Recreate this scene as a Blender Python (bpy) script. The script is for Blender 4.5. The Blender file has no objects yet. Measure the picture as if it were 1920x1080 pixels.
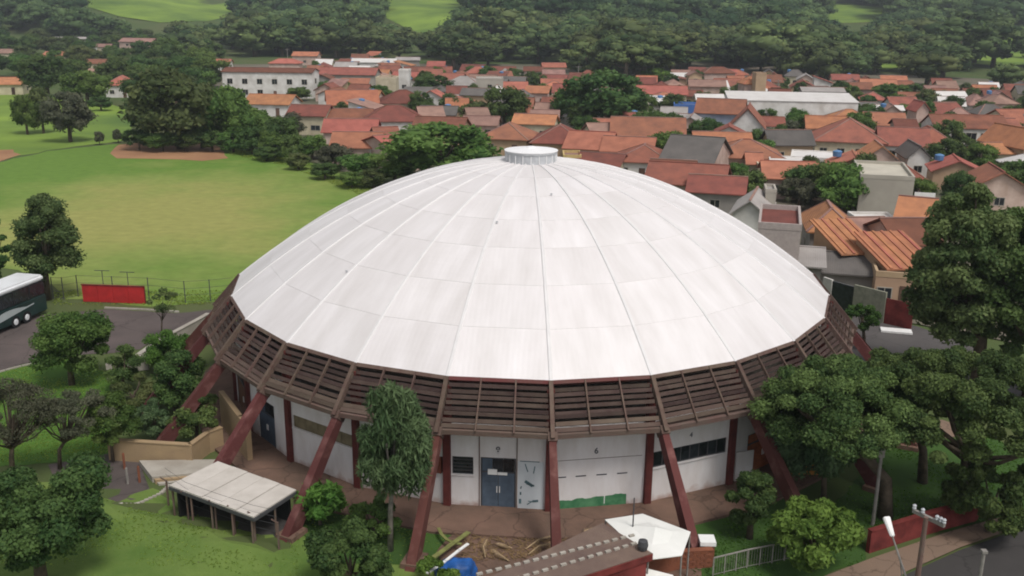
import bpy, bmesh, math, random
import numpy as np
from mathutils import Vector, Matrix

rnd = random.Random(7)
RS = np.random.RandomState(11)
scn = bpy.context.scene
COL = scn.collection
PI = math.pi
rad = math.radians

# ------------------------------------------------------------------ camera
CD, CH, YAW, PITCH, ROLL, FPX = 64.551, 25.008, -0.018582, 0.282679, 0.009634, 1800.0
cf = Vector((math.sin(YAW) * math.cos(PITCH), math.cos(YAW) * math.cos(PITCH), -math.sin(PITCH)))
_r = Vector((math.cos(YAW), -math.sin(YAW), 0)); _u = _r.cross(cf)
cr = _r * math.cos(ROLL) + _u * math.sin(ROLL); cu = _r * -math.sin(ROLL) + _u * math.cos(ROLL)
cam_d = bpy.data.cameras.new('camera'); cam = bpy.data.objects.new('camera', cam_d); COL.objects.link(cam)
cam.matrix_world = Matrix(((cr.x, cu.x, -cf.x, 0), (cr.y, cu.y, -cf.y, -CD), (cr.z, cu.z, -cf.z, CH), (0, 0, 0, 1)))
cam_d.sensor_width = 36; cam_d.lens = 36 * FPX / 1920; cam_d.clip_start = 0.5; cam_d.clip_end = 9000
scn.camera = cam
CAM = Vector((0, -CD, CH))

# ------------------------------------------------------------------ light
SUN_TO = Vector((0.30, -0.42, 0.86)).normalized()
world = bpy.data.worlds.new('World'); scn.world = world; world.use_nodes = True
wn = world.node_tree; wn.nodes.clear()
sky = wn.nodes.new('ShaderNodeTexSky'); sky.sky_type = 'NISHITA'; sky.sun_disc = False
sky.sun_elevation = math.asin(SUN_TO.z); sky.sun_rotation = math.atan2(SUN_TO.x, SUN_TO.y)
sky.dust_density = 3.0; sky.air_density = 1.0; sky.altitude = 600
hsv = wn.nodes.new('ShaderNodeHueSaturation'); hsv.inputs['Saturation'].default_value = 0.22
bg = wn.nodes.new('ShaderNodeBackground'); bg.inputs['Strength'].default_value = 0.092
wo = wn.nodes.new('ShaderNodeOutputWorld')
wn.links.new(sky.outputs[0], hsv.inputs['Color']); wn.links.new(hsv.outputs[0], bg.inputs['Color'])
wn.links.new(bg.outputs[0], wo.inputs['Surface'])
sd = bpy.data.lights.new('sun', 'SUN'); sd.energy = 1.5; sd.angle = rad(18); sd.color = (1.0, 0.955, 0.90)
so = bpy.data.objects.new('sun', sd); COL.objects.link(so); so.location = (0, 0, 80)
so.rotation_euler = SUN_TO.to_track_quat('Z', 'Y').to_euler()
scn.view_settings.view_transform = 'Standard'; scn.view_settings.look = 'None'
scn.view_settings.exposure = 0.64; scn.view_settings.gamma = 1.0; scn.view_settings.use_curve_mapping = False
scn.cycles.filter_width = 1.9
scn.cycles.max_bounces = 6; scn.cycles.transparent_max_bounces = 6; scn.cycles.volume_bounces = 0
scn.cycles.use_denoising = True
scn.render.use_persistent_data = False


# ------------------------------------------------------------------ geometry of the view (to place things on real ground)
def ray(px, py):
    return (cf * FPX + cr * (px - 960) - cu * (py - 540))


def G(px, py, z=0.0):
    d = ray(px, py); t = (z - CAM.z) / d.z
    return CAM + d * t


def AT(px, py, wy):
    d = ray(px, py); t = (wy - CAM.y) / d.y
    return CAM + d * t


def PX(p):
    v = Vector(p) - CAM; z = v.dot(cf)
    return 960 + FPX * v.dot(cr) / z, 540 - FPX * v.dot(cu) / z


def SC(p):
    return (Vector(p) - CAM).dot(cf) / FPX      # metres per photo pixel at p


def sm(a, b, x):
    t = np.clip((x - a) / (b - a), 0, 1); return t * t * (3 - 2 * t)


EA, EB = G(300, 952), G(545, 1018)
_ed = (EB - EA).xy.normalized(); _en = Vector((_ed.y, -_ed.x))


def ZT(x, y):
    """height of the terrain"""
    x = np.asarray(x, float); y = np.asarray(y, float)
    d = y + CD + 0.0008 * x * x * 0.2
    h = np.interp(d, [0, 430, 520, 620, 800, 1000, 1400, 2200, 6000], [0, 0, 3.2, 10, 31, 56, 92, 140, 150])
    h = h + sm(470, 700, d) * (5 * np.sin(x / 75 + 1.0) + 3 * np.sin(x / 31 + y / 60) + 2 * np.sin(y / 45))
    s = (x - EA.x) * _en.x + (y - EA.y) * _en.y
    t = (x - EA.x) * _ed.x + (y - EA.y) * _ed.y
    L = (EB - EA).length
    h = h + 0.75 * sm(0.2, 2.2, s) * (1 - sm(L - 2.0, L + 1.5, t)) * sm(-9, -4, t)
    return h


def zt(x, y):
    return float(ZT(x, y))


def GT(px, py, dz=0.0):
    """the point dz above the terrain that the photo pixel shows"""
    p = G(px, py, dz) if py > 60 else None
    if p is not None and p.y + CD < 425: return p
    d = ray(px, py); d = d / d.y; s = 330.0
    while s < 2500:
        q = CAM + d * s
        if q.z < zt(q.x, q.y) + dz: return q
        s += 3.0
    return CAM + d * 1500


# ------------------------------------------------------------------ materials
MATS = {}


def nmat(name, base, rough=0.85, var=0.12, scale=3.0, bump=0.0, bscale=30.0, hue_rand=0.0, val_rand=0.0, col2=None, spec=0.25,
         wave=None, metal=0.0, mask_lo=0.42, mask_hi=0.62, detail=6.0, stretch=None):
    if name in MATS: return MATS[name]
    m = bpy.data.materials.new(name); m.use_nodes = True; nt = m.node_tree; N = nt.nodes; L = nt.links
    b = N['Principled BSDF']; b.inputs['Roughness'].default_value = rough
    b.inputs['Specular IOR Level'].default_value = spec; b.inputs['Metallic'].default_value = metal
    tc = N.new('ShaderNodeTexCoord'); src = tc.outputs['Object']
    if stretch:
        mp = N.new('ShaderNodeMapping'); mp.inputs['Scale'].default_value = stretch
        L.new(src, mp.inputs[0]); nsrc = mp.outputs[0]
    else:
        nsrc = src
    oi = N.new('ShaderNodeObjectInfo')
    off = N.new('ShaderNodeVectorMath'); off.operation = 'ADD'
    mul = N.new('ShaderNodeMath'); mul.operation = 'MULTIPLY'; mul.inputs[1].default_value = 37.0
    L.new(oi.outputs['Random'], mul.inputs[0]); L.new(nsrc, off.inputs[0]); L.new(mul.outputs[0], off.inputs[1])
    n1 = N.new('ShaderNodeTexNoise'); n1.inputs['Scale'].default_value = scale; n1.inputs['Detail'].default_value = detail
    n1.inputs['Roughness'].default_value = 0.6
    L.new(off.outputs[0], n1.inputs['Vector'])
    mr = N.new('ShaderNodeMapRange'); mr.inputs[1].default_value = mask_lo - 0.12; mr.inputs[2].default_value = mask_hi + 0.08
    L.new(n1.outputs[0], mr.inputs[0])
    mix = N.new('ShaderNodeMix'); mix.data_type = 'RGBA'
    c2 = col2 if col2 else tuple(c * (1 - var * 2) for c in base)
    c1 = base if col2 else tuple(min(1, c * (1 + var)) for c in base)
    mix.inputs[6].default_value = (*c1, 1); mix.inputs[7].default_value = (*c2, 1)
    L.new(mr.outputs[0], mix.inputs[0]); out = mix.outputs[2]
    if hue_rand or val_rand:
        h = N.new('ShaderNodeHueSaturation')
        a1 = N.new('ShaderNodeMapRange'); a1.inputs[3].default_value = 0.5 - hue_rand; a1.inputs[4].default_value = 0.5 + hue_rand
        a2 = N.new('ShaderNodeMapRange'); a2.inputs[3].default_value = 1 - val_rand; a2.inputs[4].default_value = 1 + val_rand
        fr = N.new('ShaderNodeMath'); fr.operation = 'FRACT'; mm = N.new('ShaderNodeMath'); mm.operation = 'MULTIPLY'; mm.inputs[1].default_value = 7.31
        L.new(oi.outputs['Random'], mm.inputs[0]); L.new(mm.outputs[0], fr.inputs[0])
        L.new(oi.outputs['Random'], a1.inputs[0]); L.new(fr.outputs[0], a2.inputs[0])
        L.new(a1.outputs[0], h.inputs['Hue']); L.new(a2.outputs[0], h.inputs['Value']); L.new(out, h.inputs['Color']); out = h.outputs[0]
    L.new(out, b.inputs['Base Color'])
    if bump or wave:
        bp = N.new('ShaderNodeBump'); bp.inputs['Strength'].default_value = min(1.0, bump if bump else 0.5); bp.inputs['Distance'].default_value = 0.05
        n2 = N.new('ShaderNodeTexNoise'); n2.inputs['Scale'].default_value = bscale; n2.inputs['Detail'].default_value = 4
        L.new(src, n2.inputs['Vector']); hs = n2.outputs[0]
        if wave:
            wv = N.new('ShaderNodeTexWave'); wv.wave_type = 'BANDS'; wv.bands_direction = wave[0]
            wv.inputs['Scale'].default_value = wave[1]; wv.inputs['Distortion'].default_value = 0.3
            L.new(src, wv.inputs['Vector'])
            ad = N.new('ShaderNodeMath'); ad.operation = 'ADD'; L.new(wv.outputs['Fac'], ad.inputs[0]); L.new(hs, ad.inputs[1]); hs = ad.outputs[0]
        L.new(hs, bp.inputs['Height']); L.new(bp.outputs[0], b.inputs['Normal'])
    MATS[name] = m
    return m


def leafmat(name, c1, c2, trans=0.28, hr=0.02, vr=0.18):
    """leaves: every clump has its own tint; light passes through a little"""
    m = bpy.data.materials.new(name); m.use_nodes = True; nt = m.node_tree; N = nt.nodes; L = nt.links
    b = N['Principled BSDF']; b.inputs['Roughness'].default_value = 0.7; b.inputs['Specular IOR Level'].default_value = 0.15
    at = N.new('ShaderNodeAttribute'); at.attribute_name = 'tint'
    mix = N.new('ShaderNodeMix'); mix.data_type = 'RGBA'; mix.inputs[6].default_value = (*c1, 1); mix.inputs[7].default_value = (*c2, 1)
    L.new(at.outputs['Fac'], mix.inputs[0])
    oi = N.new('ShaderNodeObjectInfo'); h = N.new('ShaderNodeHueSaturation')
    a1 = N.new('ShaderNodeMapRange'); a1.inputs[3].default_value = 0.5 - hr; a1.inputs[4].default_value = 0.5 + hr
    a2 = N.new('ShaderNodeMapRange'); a2.inputs[3].default_value = 1 - vr; a2.inputs[4].default_value = 1 + vr
    fr = N.new('ShaderNodeMath'); fr.operation = 'FRACT'; mm = N.new('ShaderNodeMath'); mm.operation = 'MULTIPLY'; mm.inputs[1].default_value = 9.7
    L.new(oi.outputs['Random'], mm.inputs[0]); L.new(mm.outputs[0], fr.inputs[0])
    L.new(oi.outputs['Random'], a1.inputs[0]); L.new(fr.outputs[0], a2.inputs[0])
    L.new(a1.outputs[0], h.inputs['Hue']); L.new(a2.outputs[0], h.inputs['Value']); L.new(mix.outputs[2], h.inputs['Color'])
    L.new(h.outputs[0], b.inputs['Base Color'])
    tr = N.new('ShaderNodeBsdfTranslucent'); ms = N.new('ShaderNodeMixShader'); ms.inputs[0].default_value = trans
    hh = N.new('ShaderNodeHueSaturation'); hh.inputs['Value'].default_value = 1.5; hh.inputs['Hue'].default_value = 0.485
    L.new(h.outputs[0], hh.inputs['Color']); L.new(hh.outputs[0], tr.inputs['Color'])
    L.new(b.outputs[0], ms.inputs[1]); L.new(tr.outputs[0], ms.inputs[2]); L.new(ms.outputs[0], N['Material Output'].inputs['Surface'])
    MATS[name] = m
    return m


LF_DARK = leafmat('leaf_dark', (0.038, 0.078, 0.023), (0.108, 0.165, 0.048))
LF_MID = leafmat('leaf_mid', (0.048, 0.102, 0.023), (0.135, 0.210, 0.052))
LF_LIGHT = leafmat('leaf_light', (0.058, 0.120, 0.020), (0.14, 0.23, 0.045))
LF_OLIVE = leafmat('leaf_olive', (0.052, 0.084, 0.027), (0.145, 0.178, 0.065))
LF_GREY = leafmat('leaf_grey', (0.070, 0.082, 0.048), (0.13, 0.135, 0.085))
LF_PALM = leafmat('leaf_palm', (0.048, 0.092, 0.036), (0.120, 0.180, 0.080))
LF_DRY = leafmat('leaf_dry', (0.13, 0.105, 0.065), (0.20, 0.17, 0.10))
LF_FOREST = leafmat('leaf_forest', (0.030, 0.060, 0.022), (0.165, 0.215, 0.075), hr=0.025, vr=0.28)
LF_CANOPY = leafmat('leaf_canopy', (0.038, 0.072, 0.022), (0.125, 0.180, 0.055))
BARK = nmat('bark', (0.11, 0.085, 0.06), 0.95, 0.3, 2.5, 0.6, 12)
BARK_L = nmat('bark_light', (0.24, 0.215, 0.18), 0.95, 0.25, 2.5, 0.5, 12)

M_PANEL = nmat('dome_panel', (0.76, 0.725, 0.725), 0.42, 0.0, 0.30, 0.06, 2.2, 0.004, 0.022, col2=(0.59, 0.555, 0.54), spec=0.4, wave=('X', 1.15), stretch=(2.6, 0.5, 1), detail=8, mask_lo=0.38, mask_hi=0.72)
M_SEAM = nmat('dome_seam', (0.685, 0.665, 0.66), 0.5, 0.04, 1.2)
M_CAP = nmat('cap_side', (0.50, 0.51, 0.53), 0.5, 0.1, 3.0)
M_CAPT = nmat('cap_top', (0.82, 0.81, 0.81), 0.45, 0.03, 2.0)
M_LEG = nmat('leg_red', (0.098, 0.032, 0.028), 0.85, 0.0, 1.1, 0.25, 20, 0.008, 0.14, col2=(0.21, 0.10, 0.088), mask_lo=0.62, mask_hi=0.68, detail=9)
M_COLM = nmat('column_red', (0.115, 0.028, 0.024), 0.75, 0.2, 1.6)
M_RIB = nmat('rib_brown', (0.135, 0.100, 0.076), 0.9, 0.0, 1.6, 0.3, 16, 0.01, 0.12, col2=(0.095, 0.052, 0.045))
M_SLAT = nmat('slat_brown', (0.080, 0.056, 0.046), 0.95, 0.0, 1.4, 0.4, 14, 0.015, 0.28, col2=(0.05, 0.03, 0.027))
M_RING = nmat('ring_concrete', (0.145, 0.112, 0.09), 0.95, 0.0, 1.3, 0.4, 10, 0.01, 0.1, col2=(0.14, 0.085, 0.07))
M_WALL = nmat('white_wall', (0.72, 0.70, 0.70), 0.85, 0.0, 0.9, 0.1, 20, 0.0, 0.03, col2=(0.60, 0.56, 0.54), stretch=(1.6, 1.6, 0.5), detail=10)
M_DOOR = nmat('door_blue', (0.085, 0.115, 0.155), 0.55, 0.15, 2.0)
M_FRAME = nmat('frame_metal', (0.07, 0.07, 0.075), 0.6, 0.1, 3.0)
M_GLASS = nmat('dark_glass', (0.018, 0.022, 0.026), 0.18, 0.3, 2.5, spec=0.5, val_rand=0.5)
M_TAN = nmat('tan_shutter', (0.20, 0.165, 0.10), 0.8, 0.2, 2.0)
M_INK = nmat('ink', (0.04, 0.045, 0.055), 0.8, 0.1)
M_GREENP = nmat('green_paint', (0.03, 0.14, 0.06), 0.8, 0.0, 2.3, 0, 1, col2=(0.10, 0.26, 0.13))
M_NOTICE = nmat('notice_white', (0.8, 0.8, 0.78), 0.7, 0.02)
M_APRON = nmat('apron_concrete', (0.20, 0.120, 0.088), 0.95, 0.0, 0.45, 0.3, 12, col2=(0.105, 0.070, 0.052), detail=14)
M_ASPH = nmat('asphalt', (0.105, 0.095, 0.092), 0.95, 0.0, 0.3, 0.3, 25, col2=(0.075, 0.068, 0.066), detail=10)
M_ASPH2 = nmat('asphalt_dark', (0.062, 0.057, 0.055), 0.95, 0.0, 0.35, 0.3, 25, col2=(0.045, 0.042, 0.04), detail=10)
M_ASPHB = nmat('asphalt_brown', (0.125, 0.098, 0.092), 0.95, 0.0, 0.22, 0.3, 25, col2=(0.072, 0.060, 0.056), detail=14)
M_SIDE = nmat('sidewalk', (0.22, 0.150, 0.108), 0.95, 0.0, 0.5, 0.3, 12, col2=(0.19, 0.135, 0.10), detail=10)
M_CONC = nmat('concrete', (0.42, 0.39, 0.34), 0.9, 0.0, 0.7, 0.3, 10, col2=(0.30, 0.27, 0.23))
M_TANW = nmat('tan_wall', (0.37, 0.265, 0.15), 0.9, 0.0, 0.7, 0.2, 10, col2=(0.29, 0.205, 0.125))
M_BRICKW = nmat('brick_wall', (0.24, 0.085, 0.045), 0.9, 0.0, 1.5, 0.3, 12, col2=(0.17, 0.065, 0.04))
M_REDP = nmat('red_paint', (0.42, 0.025, 0.025), 0.7, 0.12, 1.5)
M_REDW = nmat('red_wall', (0.17, 0.032, 0.028), 0.85, 0.25, 1.2)
M_WHITEM = nmat('white_roof', (0.60, 0.555, 0.505), 0.75, 0.0, 0.8, 0.1, 8, col2=(0.47, 0.43, 0.385), detail=9)
M_TENT = nmat('tent_white', (0.80, 0.79, 0.75), 0.6, 0.0, 0.9, 0.15, 5, col2=(0.70, 0.70, 0.66))
M_POST = nmat('post_concrete', (0.26, 0.24, 0.22), 0.9, 0.15, 3)
M_WHITE = nmat('white_paint', (0.78, 0.77, 0.75), 0.5, 0.04, 2)
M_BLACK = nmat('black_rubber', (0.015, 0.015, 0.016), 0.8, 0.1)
M_TARP = nmat('blue_tarp', (0.02, 0.10, 0.34), 0.5, 0.25, 1.6, 0.4, 4)
M_BRROOF = nmat('brown_roof', (0.19, 0.135, 0.105), 0.9, 0.0, 0.8, 0.4, 12, col2=(0.12, 0.08, 0.07))
M_YELG = nmat('yellow_green_paint', (0.21, 0.22, 0.075), 0.7, 0.2, 2)
M_DRYW = nmat('dry_frond', (0.40, 0.29, 0.17), 0.9, 0.25, 3)
M_DIRT = nmat('bare_dirt', (0.38, 0.21, 0.11), 0.95, 0.0, 0.12, 0.3, 3, col2=(0.24, 0.12, 0.065), detail=8)
M_GRASS = nmat('grass_near', (0.165, 0.225, 0.055), 0.95, 0.0, 0.25, 0.8, 7, col2=(0.080, 0.145, 0.026), detail=12)
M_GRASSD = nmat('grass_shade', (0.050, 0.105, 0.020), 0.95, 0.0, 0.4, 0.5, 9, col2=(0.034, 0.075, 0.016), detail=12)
M_GRASSB = nmat('grass_bright', (0.085, 0.175, 0.022), 0.95, 0.0, 0.3, 0.5, 9, col2=(0.055, 0.12, 0.018), detail=12)
M_MEADOW = nmat('meadow', (0.22, 0.32, 0.045), 0.95, 0.0, 0.03, 0.3, 1, col2=(0.075, 0.135, 0.026), detail=8)
M_EARTH = nmat('town_earth', (0.19, 0.155, 0.125), 0.95, 0.0, 0.06, 0.3, 3, col2=(0.075, 0.085, 0.045), detail=12)
M_ROADP = nmat('pale_street', (0.33, 0.31, 0.295), 0.95, 0.0, 0.15, 0.2, 5, col2=(0.25, 0.235, 0.22))


def add_cracks(m, scale, width=0.02, dark=0.45):
    nt = m.node_tree; N = nt.nodes; L = nt.links; b = N['Principled BSDF']; src = b.inputs['Base Color'].links[0].from_socket
    tc = N.new('ShaderNodeTexCoord'); ns = N.new('ShaderNodeTexNoise'); ns.inputs['Scale'].default_value = 1.3; ns.inputs['Detail'].default_value = 5
    ad = N.new('ShaderNodeVectorMath'); ad.operation = 'MULTIPLY_ADD'; ad.inputs[1].default_value = (.9, .9, .9)
    L.new(tc.outputs['Object'], ns.inputs['Vector']); L.new(ns.outputs['Color'], ad.inputs[0]); L.new(tc.outputs['Object'], ad.inputs[2])
    v = N.new('ShaderNodeTexVoronoi'); v.feature = 'DISTANCE_TO_EDGE'; v.inputs['Scale'].default_value = scale; L.new(ad.outputs[0], v.inputs['Vector'])
    mr = N.new('ShaderNodeMapRange'); mr.inputs[1].default_value = 0; mr.inputs[2].default_value = width; mr.inputs[3].default_value = dark; mr.inputs[4].default_value = 1.0; L.new(v.outputs['Distance'], mr.inputs[0])
    mx = N.new('ShaderNodeMix'); mx.data_type = 'RGBA'; mx.blend_type = 'MULTIPLY'; mx.inputs[0].default_value = 1; L.new(src, mx.inputs[6]); L.new(mr.outputs[0], mx.inputs[7]); L.new(mx.outputs[2], b.inputs['Base Color'])


def add_splash(m, col, z1=0.5):
    """red earth splashed up the foot of a wall, with a ragged upper edge"""
    nt = m.node_tree; N = nt.nodes; L = nt.links; b = N['Principled BSDF']; src = b.inputs['Base Color'].links[0].from_socket
    tc = N.new('ShaderNodeTexCoord'); sp = N.new('ShaderNodeSeparateXYZ'); L.new(tc.outputs['Object'], sp.inputs[0])
    ns = N.new('ShaderNodeTexNoise'); ns.inputs['Scale'].default_value = 2.2; ns.inputs['Detail'].default_value = 7; L.new(tc.outputs['Object'], ns.inputs['Vector'])
    ma = N.new('ShaderNodeMath'); ma.operation = 'MULTIPLY_ADD'; ma.inputs[1].default_value = -1.1; L.new(ns.outputs[0], ma.inputs[0]); L.new(sp.outputs['Z'], ma.inputs[2])
    mr = N.new('ShaderNodeMapRange'); mr.inputs[1].default_value = -0.5; mr.inputs[2].default_value = z1 - 0.5; mr.inputs[3].default_value = 0.75; mr.inputs[4].default_value = 0.0; L.new(ma.outputs[0], mr.inputs[0])
    mx = N.new('ShaderNodeMix'); mx.data_type = 'RGBA'; L.new(mr.outputs[0], mx.inputs[0]); L.new(src, mx.inputs[6]); mx.inputs[7].default_value = (*col, 1); L.new(mx.outputs[2], b.inputs['Base Color'])


add_cracks(M_ASPHB, 0.22, 0.015, .65); add_cracks(M_ASPH2, 0.22, 0.012, .7); add_cracks(M_ASPH, 0.2, 0.012, .7); add_cracks(M_APRON, 0.45, 0.025, 0.6); add_cracks(M_SIDE, 0.6, 0.03, 0.6)
add_splash(M_WALL, (0.34, 0.20, 0.15))
# far ground: mixed grass and earth
M_GROUND = nmat('ground_mix', (0.052, 0.095, 0.022), 0.97, 0.0, 0.035, 0.4, 4, col2=(0.095, 0.105, 0.04), detail=14)

# sports field: worn yellow middle, greener rim
def field_mat():
    m = bpy.data.materials.new('field_grass'); m.use_nodes = True; nt = m.node_tree; N = nt.nodes; L = nt.links
    b = N['Principled BSDF']; b.inputs['Roughness'].default_value = 0.95; b.inputs['Specular IOR Level'].default_value = 0.1
    tc = N.new('ShaderNodeTexCoord')
    mp = N.new('ShaderNodeMapping'); mp.inputs['Location'].default_value = (0.0, 0.0, 0); mp.vector_type = 'POINT'
    L.new(tc.outputs['Object'], mp.inputs[0])
    # elliptic distance from the field's middle
    sub = N.new('ShaderNodeVectorMath'); sub.operation = 'SUBTRACT'; sub.inputs[1].default_value = (-47, 50, 0)
    mulv = N.new('ShaderNodeVectorMath'); mulv.operation = 'MULTIPLY'; mulv.inputs[1].default_value = (1 / 34, 1 / 44, 0)
    ln = N.new('ShaderNodeVectorMath'); ln.operation = 'LENGTH'
    L.new(tc.outputs['Object'], sub.inputs[0]); L.new(sub.outputs[0], mulv.inputs[0]); L.new(mulv.outputs[0], ln.inputs[0])
    n = N.new('ShaderNodeTexNoise'); n.inputs['Scale'].default_value = 0.06; n.inputs['Detail'].default_value = 9; n.inputs['Roughness'].default_value = 0.6
    L.new(tc.outputs['Object'], n.inputs['Vector'])
    n2 = N.new('ShaderNodeMath'); n2.operation = 'MULTIPLY_ADD'; n2.inputs[1].default_value = 1.7; n2.inputs[2].default_value = -0.85
    L.new(n.outputs[0], n2.inputs[0])
    ad = N.new('ShaderNodeMath'); ad.operation = 'ADD'; L.new(ln.outputs['Value'], ad.inputs[0]); L.new(n2.outputs[0], ad.inputs[1])
    cr_ = N.new('ShaderNodeValToRGB'); e = cr_.color_ramp.elements
    e[0].position = 0.25; e[0].color = (0.27, 0.270, 0.085, 1)
    e[1].position = 1.05; e[1].color = (0.120, 0.205, 0.038, 1)
    x = cr_.color_ramp.elements.new(0.62); x.color = (0.200, 0.250, 0.065, 1)
    L.new(ad.outputs[0], cr_.inputs[0])
    # mowing streaks and fine wear
    n3 = N.new('ShaderNodeTexNoise'); n3.inputs['Scale'].default_value = 0.9; n3.inputs['Detail'].default_value = 8
    mp2 = N.new('ShaderNodeMapping'); mp2.inputs['Scale'].default_value = (0.8, 1.0, 1); L.new(tc.outputs['Object'], mp2.inputs[0]); L.new(mp2.outputs[0], n3.inputs['Vector'])
    h = N.new('ShaderNodeHueSaturation'); mr = N.new('ShaderNodeMapRange'); mr.inputs[3].default_value = 0.74; mr.inputs[4].default_value = 1.26
    L.new(n3.outputs[0], mr.inputs[0]); L.new(mr.outputs[0], h.inputs['Value']); L.new(cr_.outputs[0], h.inputs['Color'])
    L.new(h.outputs[0], b.inputs['Base Color'])
    return m


M_FIELD = field_mat()


def tilemat(name, c, c2, axis='X', hr=0.012, vr=0.12, s=2.4):
    return nmat(name, c, 0.9, 0.0, 0.55, 0.45, 8, hr, vr, col2=c2, wave=(axis, s), detail=9, spec=0.15)


T_RED = tilemat('tile_red', (0.32, 0.122, 0.082), (0.19, 0.082, 0.062), hr=0.012, vr=0.18)
T_ORG = tilemat('tile_orange', (0.50, 0.205, 0.11), (0.31, 0.13, 0.08))
T_BRN = tilemat('tile_brown', (0.22, 0.085, 0.06), (0.14, 0.06, 0.045))
T_SAL = tilemat('tile_salmon', (0.45, 0.17, 0.115), (0.29, 0.11, 0.078))
T_PINK = tilemat('tile_pink', (0.36, 0.215, 0.175), (0.22, 0.13, 0.11))
T_GREY = nmat('fibre_cement', (0.15, 0.135, 0.125), 0.95, 0.0, 0.4, 0.3, 5, 0.0, 0.15, col2=(0.10, 0.092, 0.086), wave=('X', 2.0))
T_LGREY = nmat('light_sheet', (0.38, 0.35, 0.33), 0.9, 0.0, 0.4, 0.3, 5, 0.0, 0.1, col2=(0.27, 0.245, 0.23), wave=('X', 2.0))
T_WHT = nmat('white_sheet', (0.68, 0.655, 0.63), 0.7, 0.0, 0.3, 0.1, 5, 0.0, 0.05, col2=(0.56, 0.53, 0.50))
W_WHT = nmat('wall_white', (0.74, 0.72, 0.69), 0.9, 0.0, 0.5, 0, 1, 0.01, 0.06, col2=(0.50, 0.47, 0.43))
W_CRM = nmat('wall_cream', (0.62, 0.55, 0.41), 0.9, 0.0, 0.5, 0, 1, 0.01, 0.07, col2=(0.42, 0.36, 0.25))
W_PNK = nmat('wall_pink', (0.60, 0.46, 0.40), 0.9, 0.0, 0.5, 0, 1, 0.01, 0.07, col2=(0.40, 0.27, 0.22))
W_GRY = nmat('wall_grey', (0.33, 0.31, 0.28), 0.9, 0.0, 0.5, 0, 1, 0.01, 0.08, col2=(0.25, 0.23, 0.21))
W_BLU = nmat('wall_blue', (0.40, 0.44, 0.52), 0.9, 0.0, 0.5, 0, 1, 0.01, 0.05, col2=(0.24, 0.28, 0.36))
W_TAN = nmat('wall_tan', (0.48, 0.34, 0.22), 0.9, 0.0, 0.5, 0, 1, 0.01, 0.07, col2=(0.38, 0.26, 0.17))
W_BEI = nmat('wall_beige', (0.42, 0.385, 0.33), 0.9, 0.0, 0.4, 0, 1, 0.01, 0.05, col2=(0.34, 0.31, 0.265))
M_BRIGHTBLUE = nmat('blue_shop', (0.07, 0.16, 0.42), 0.7, 0.1)


# ------------------------------------------------------------------ object helpers
def tag(o, label=None, cat=None, group=None, kind=None):
    if label: o['label'] = label
    if cat: o['category'] = cat
    if group: o['group'] = group
    if kind: o['kind'] = kind
    return o


def empty(name, loc=(0, 0, 0), rz=0.0, parent=None):
    o = bpy.data.objects.new(name, None); COL.objects.link(o); o.location = loc; o.rotation_euler = (0, 0, rz)
    o.empty_display_size = 0.3
    if parent: o.parent = parent
    return o


def link(name, me, parent=None, loc=(0, 0, 0), rot=(0, 0, 0)):
    o = bpy.data.objects.new(name, me); COL.objects.link(o); o.location = loc; o.rotation_euler = rot
    if parent: o.parent = parent
    return o


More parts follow.
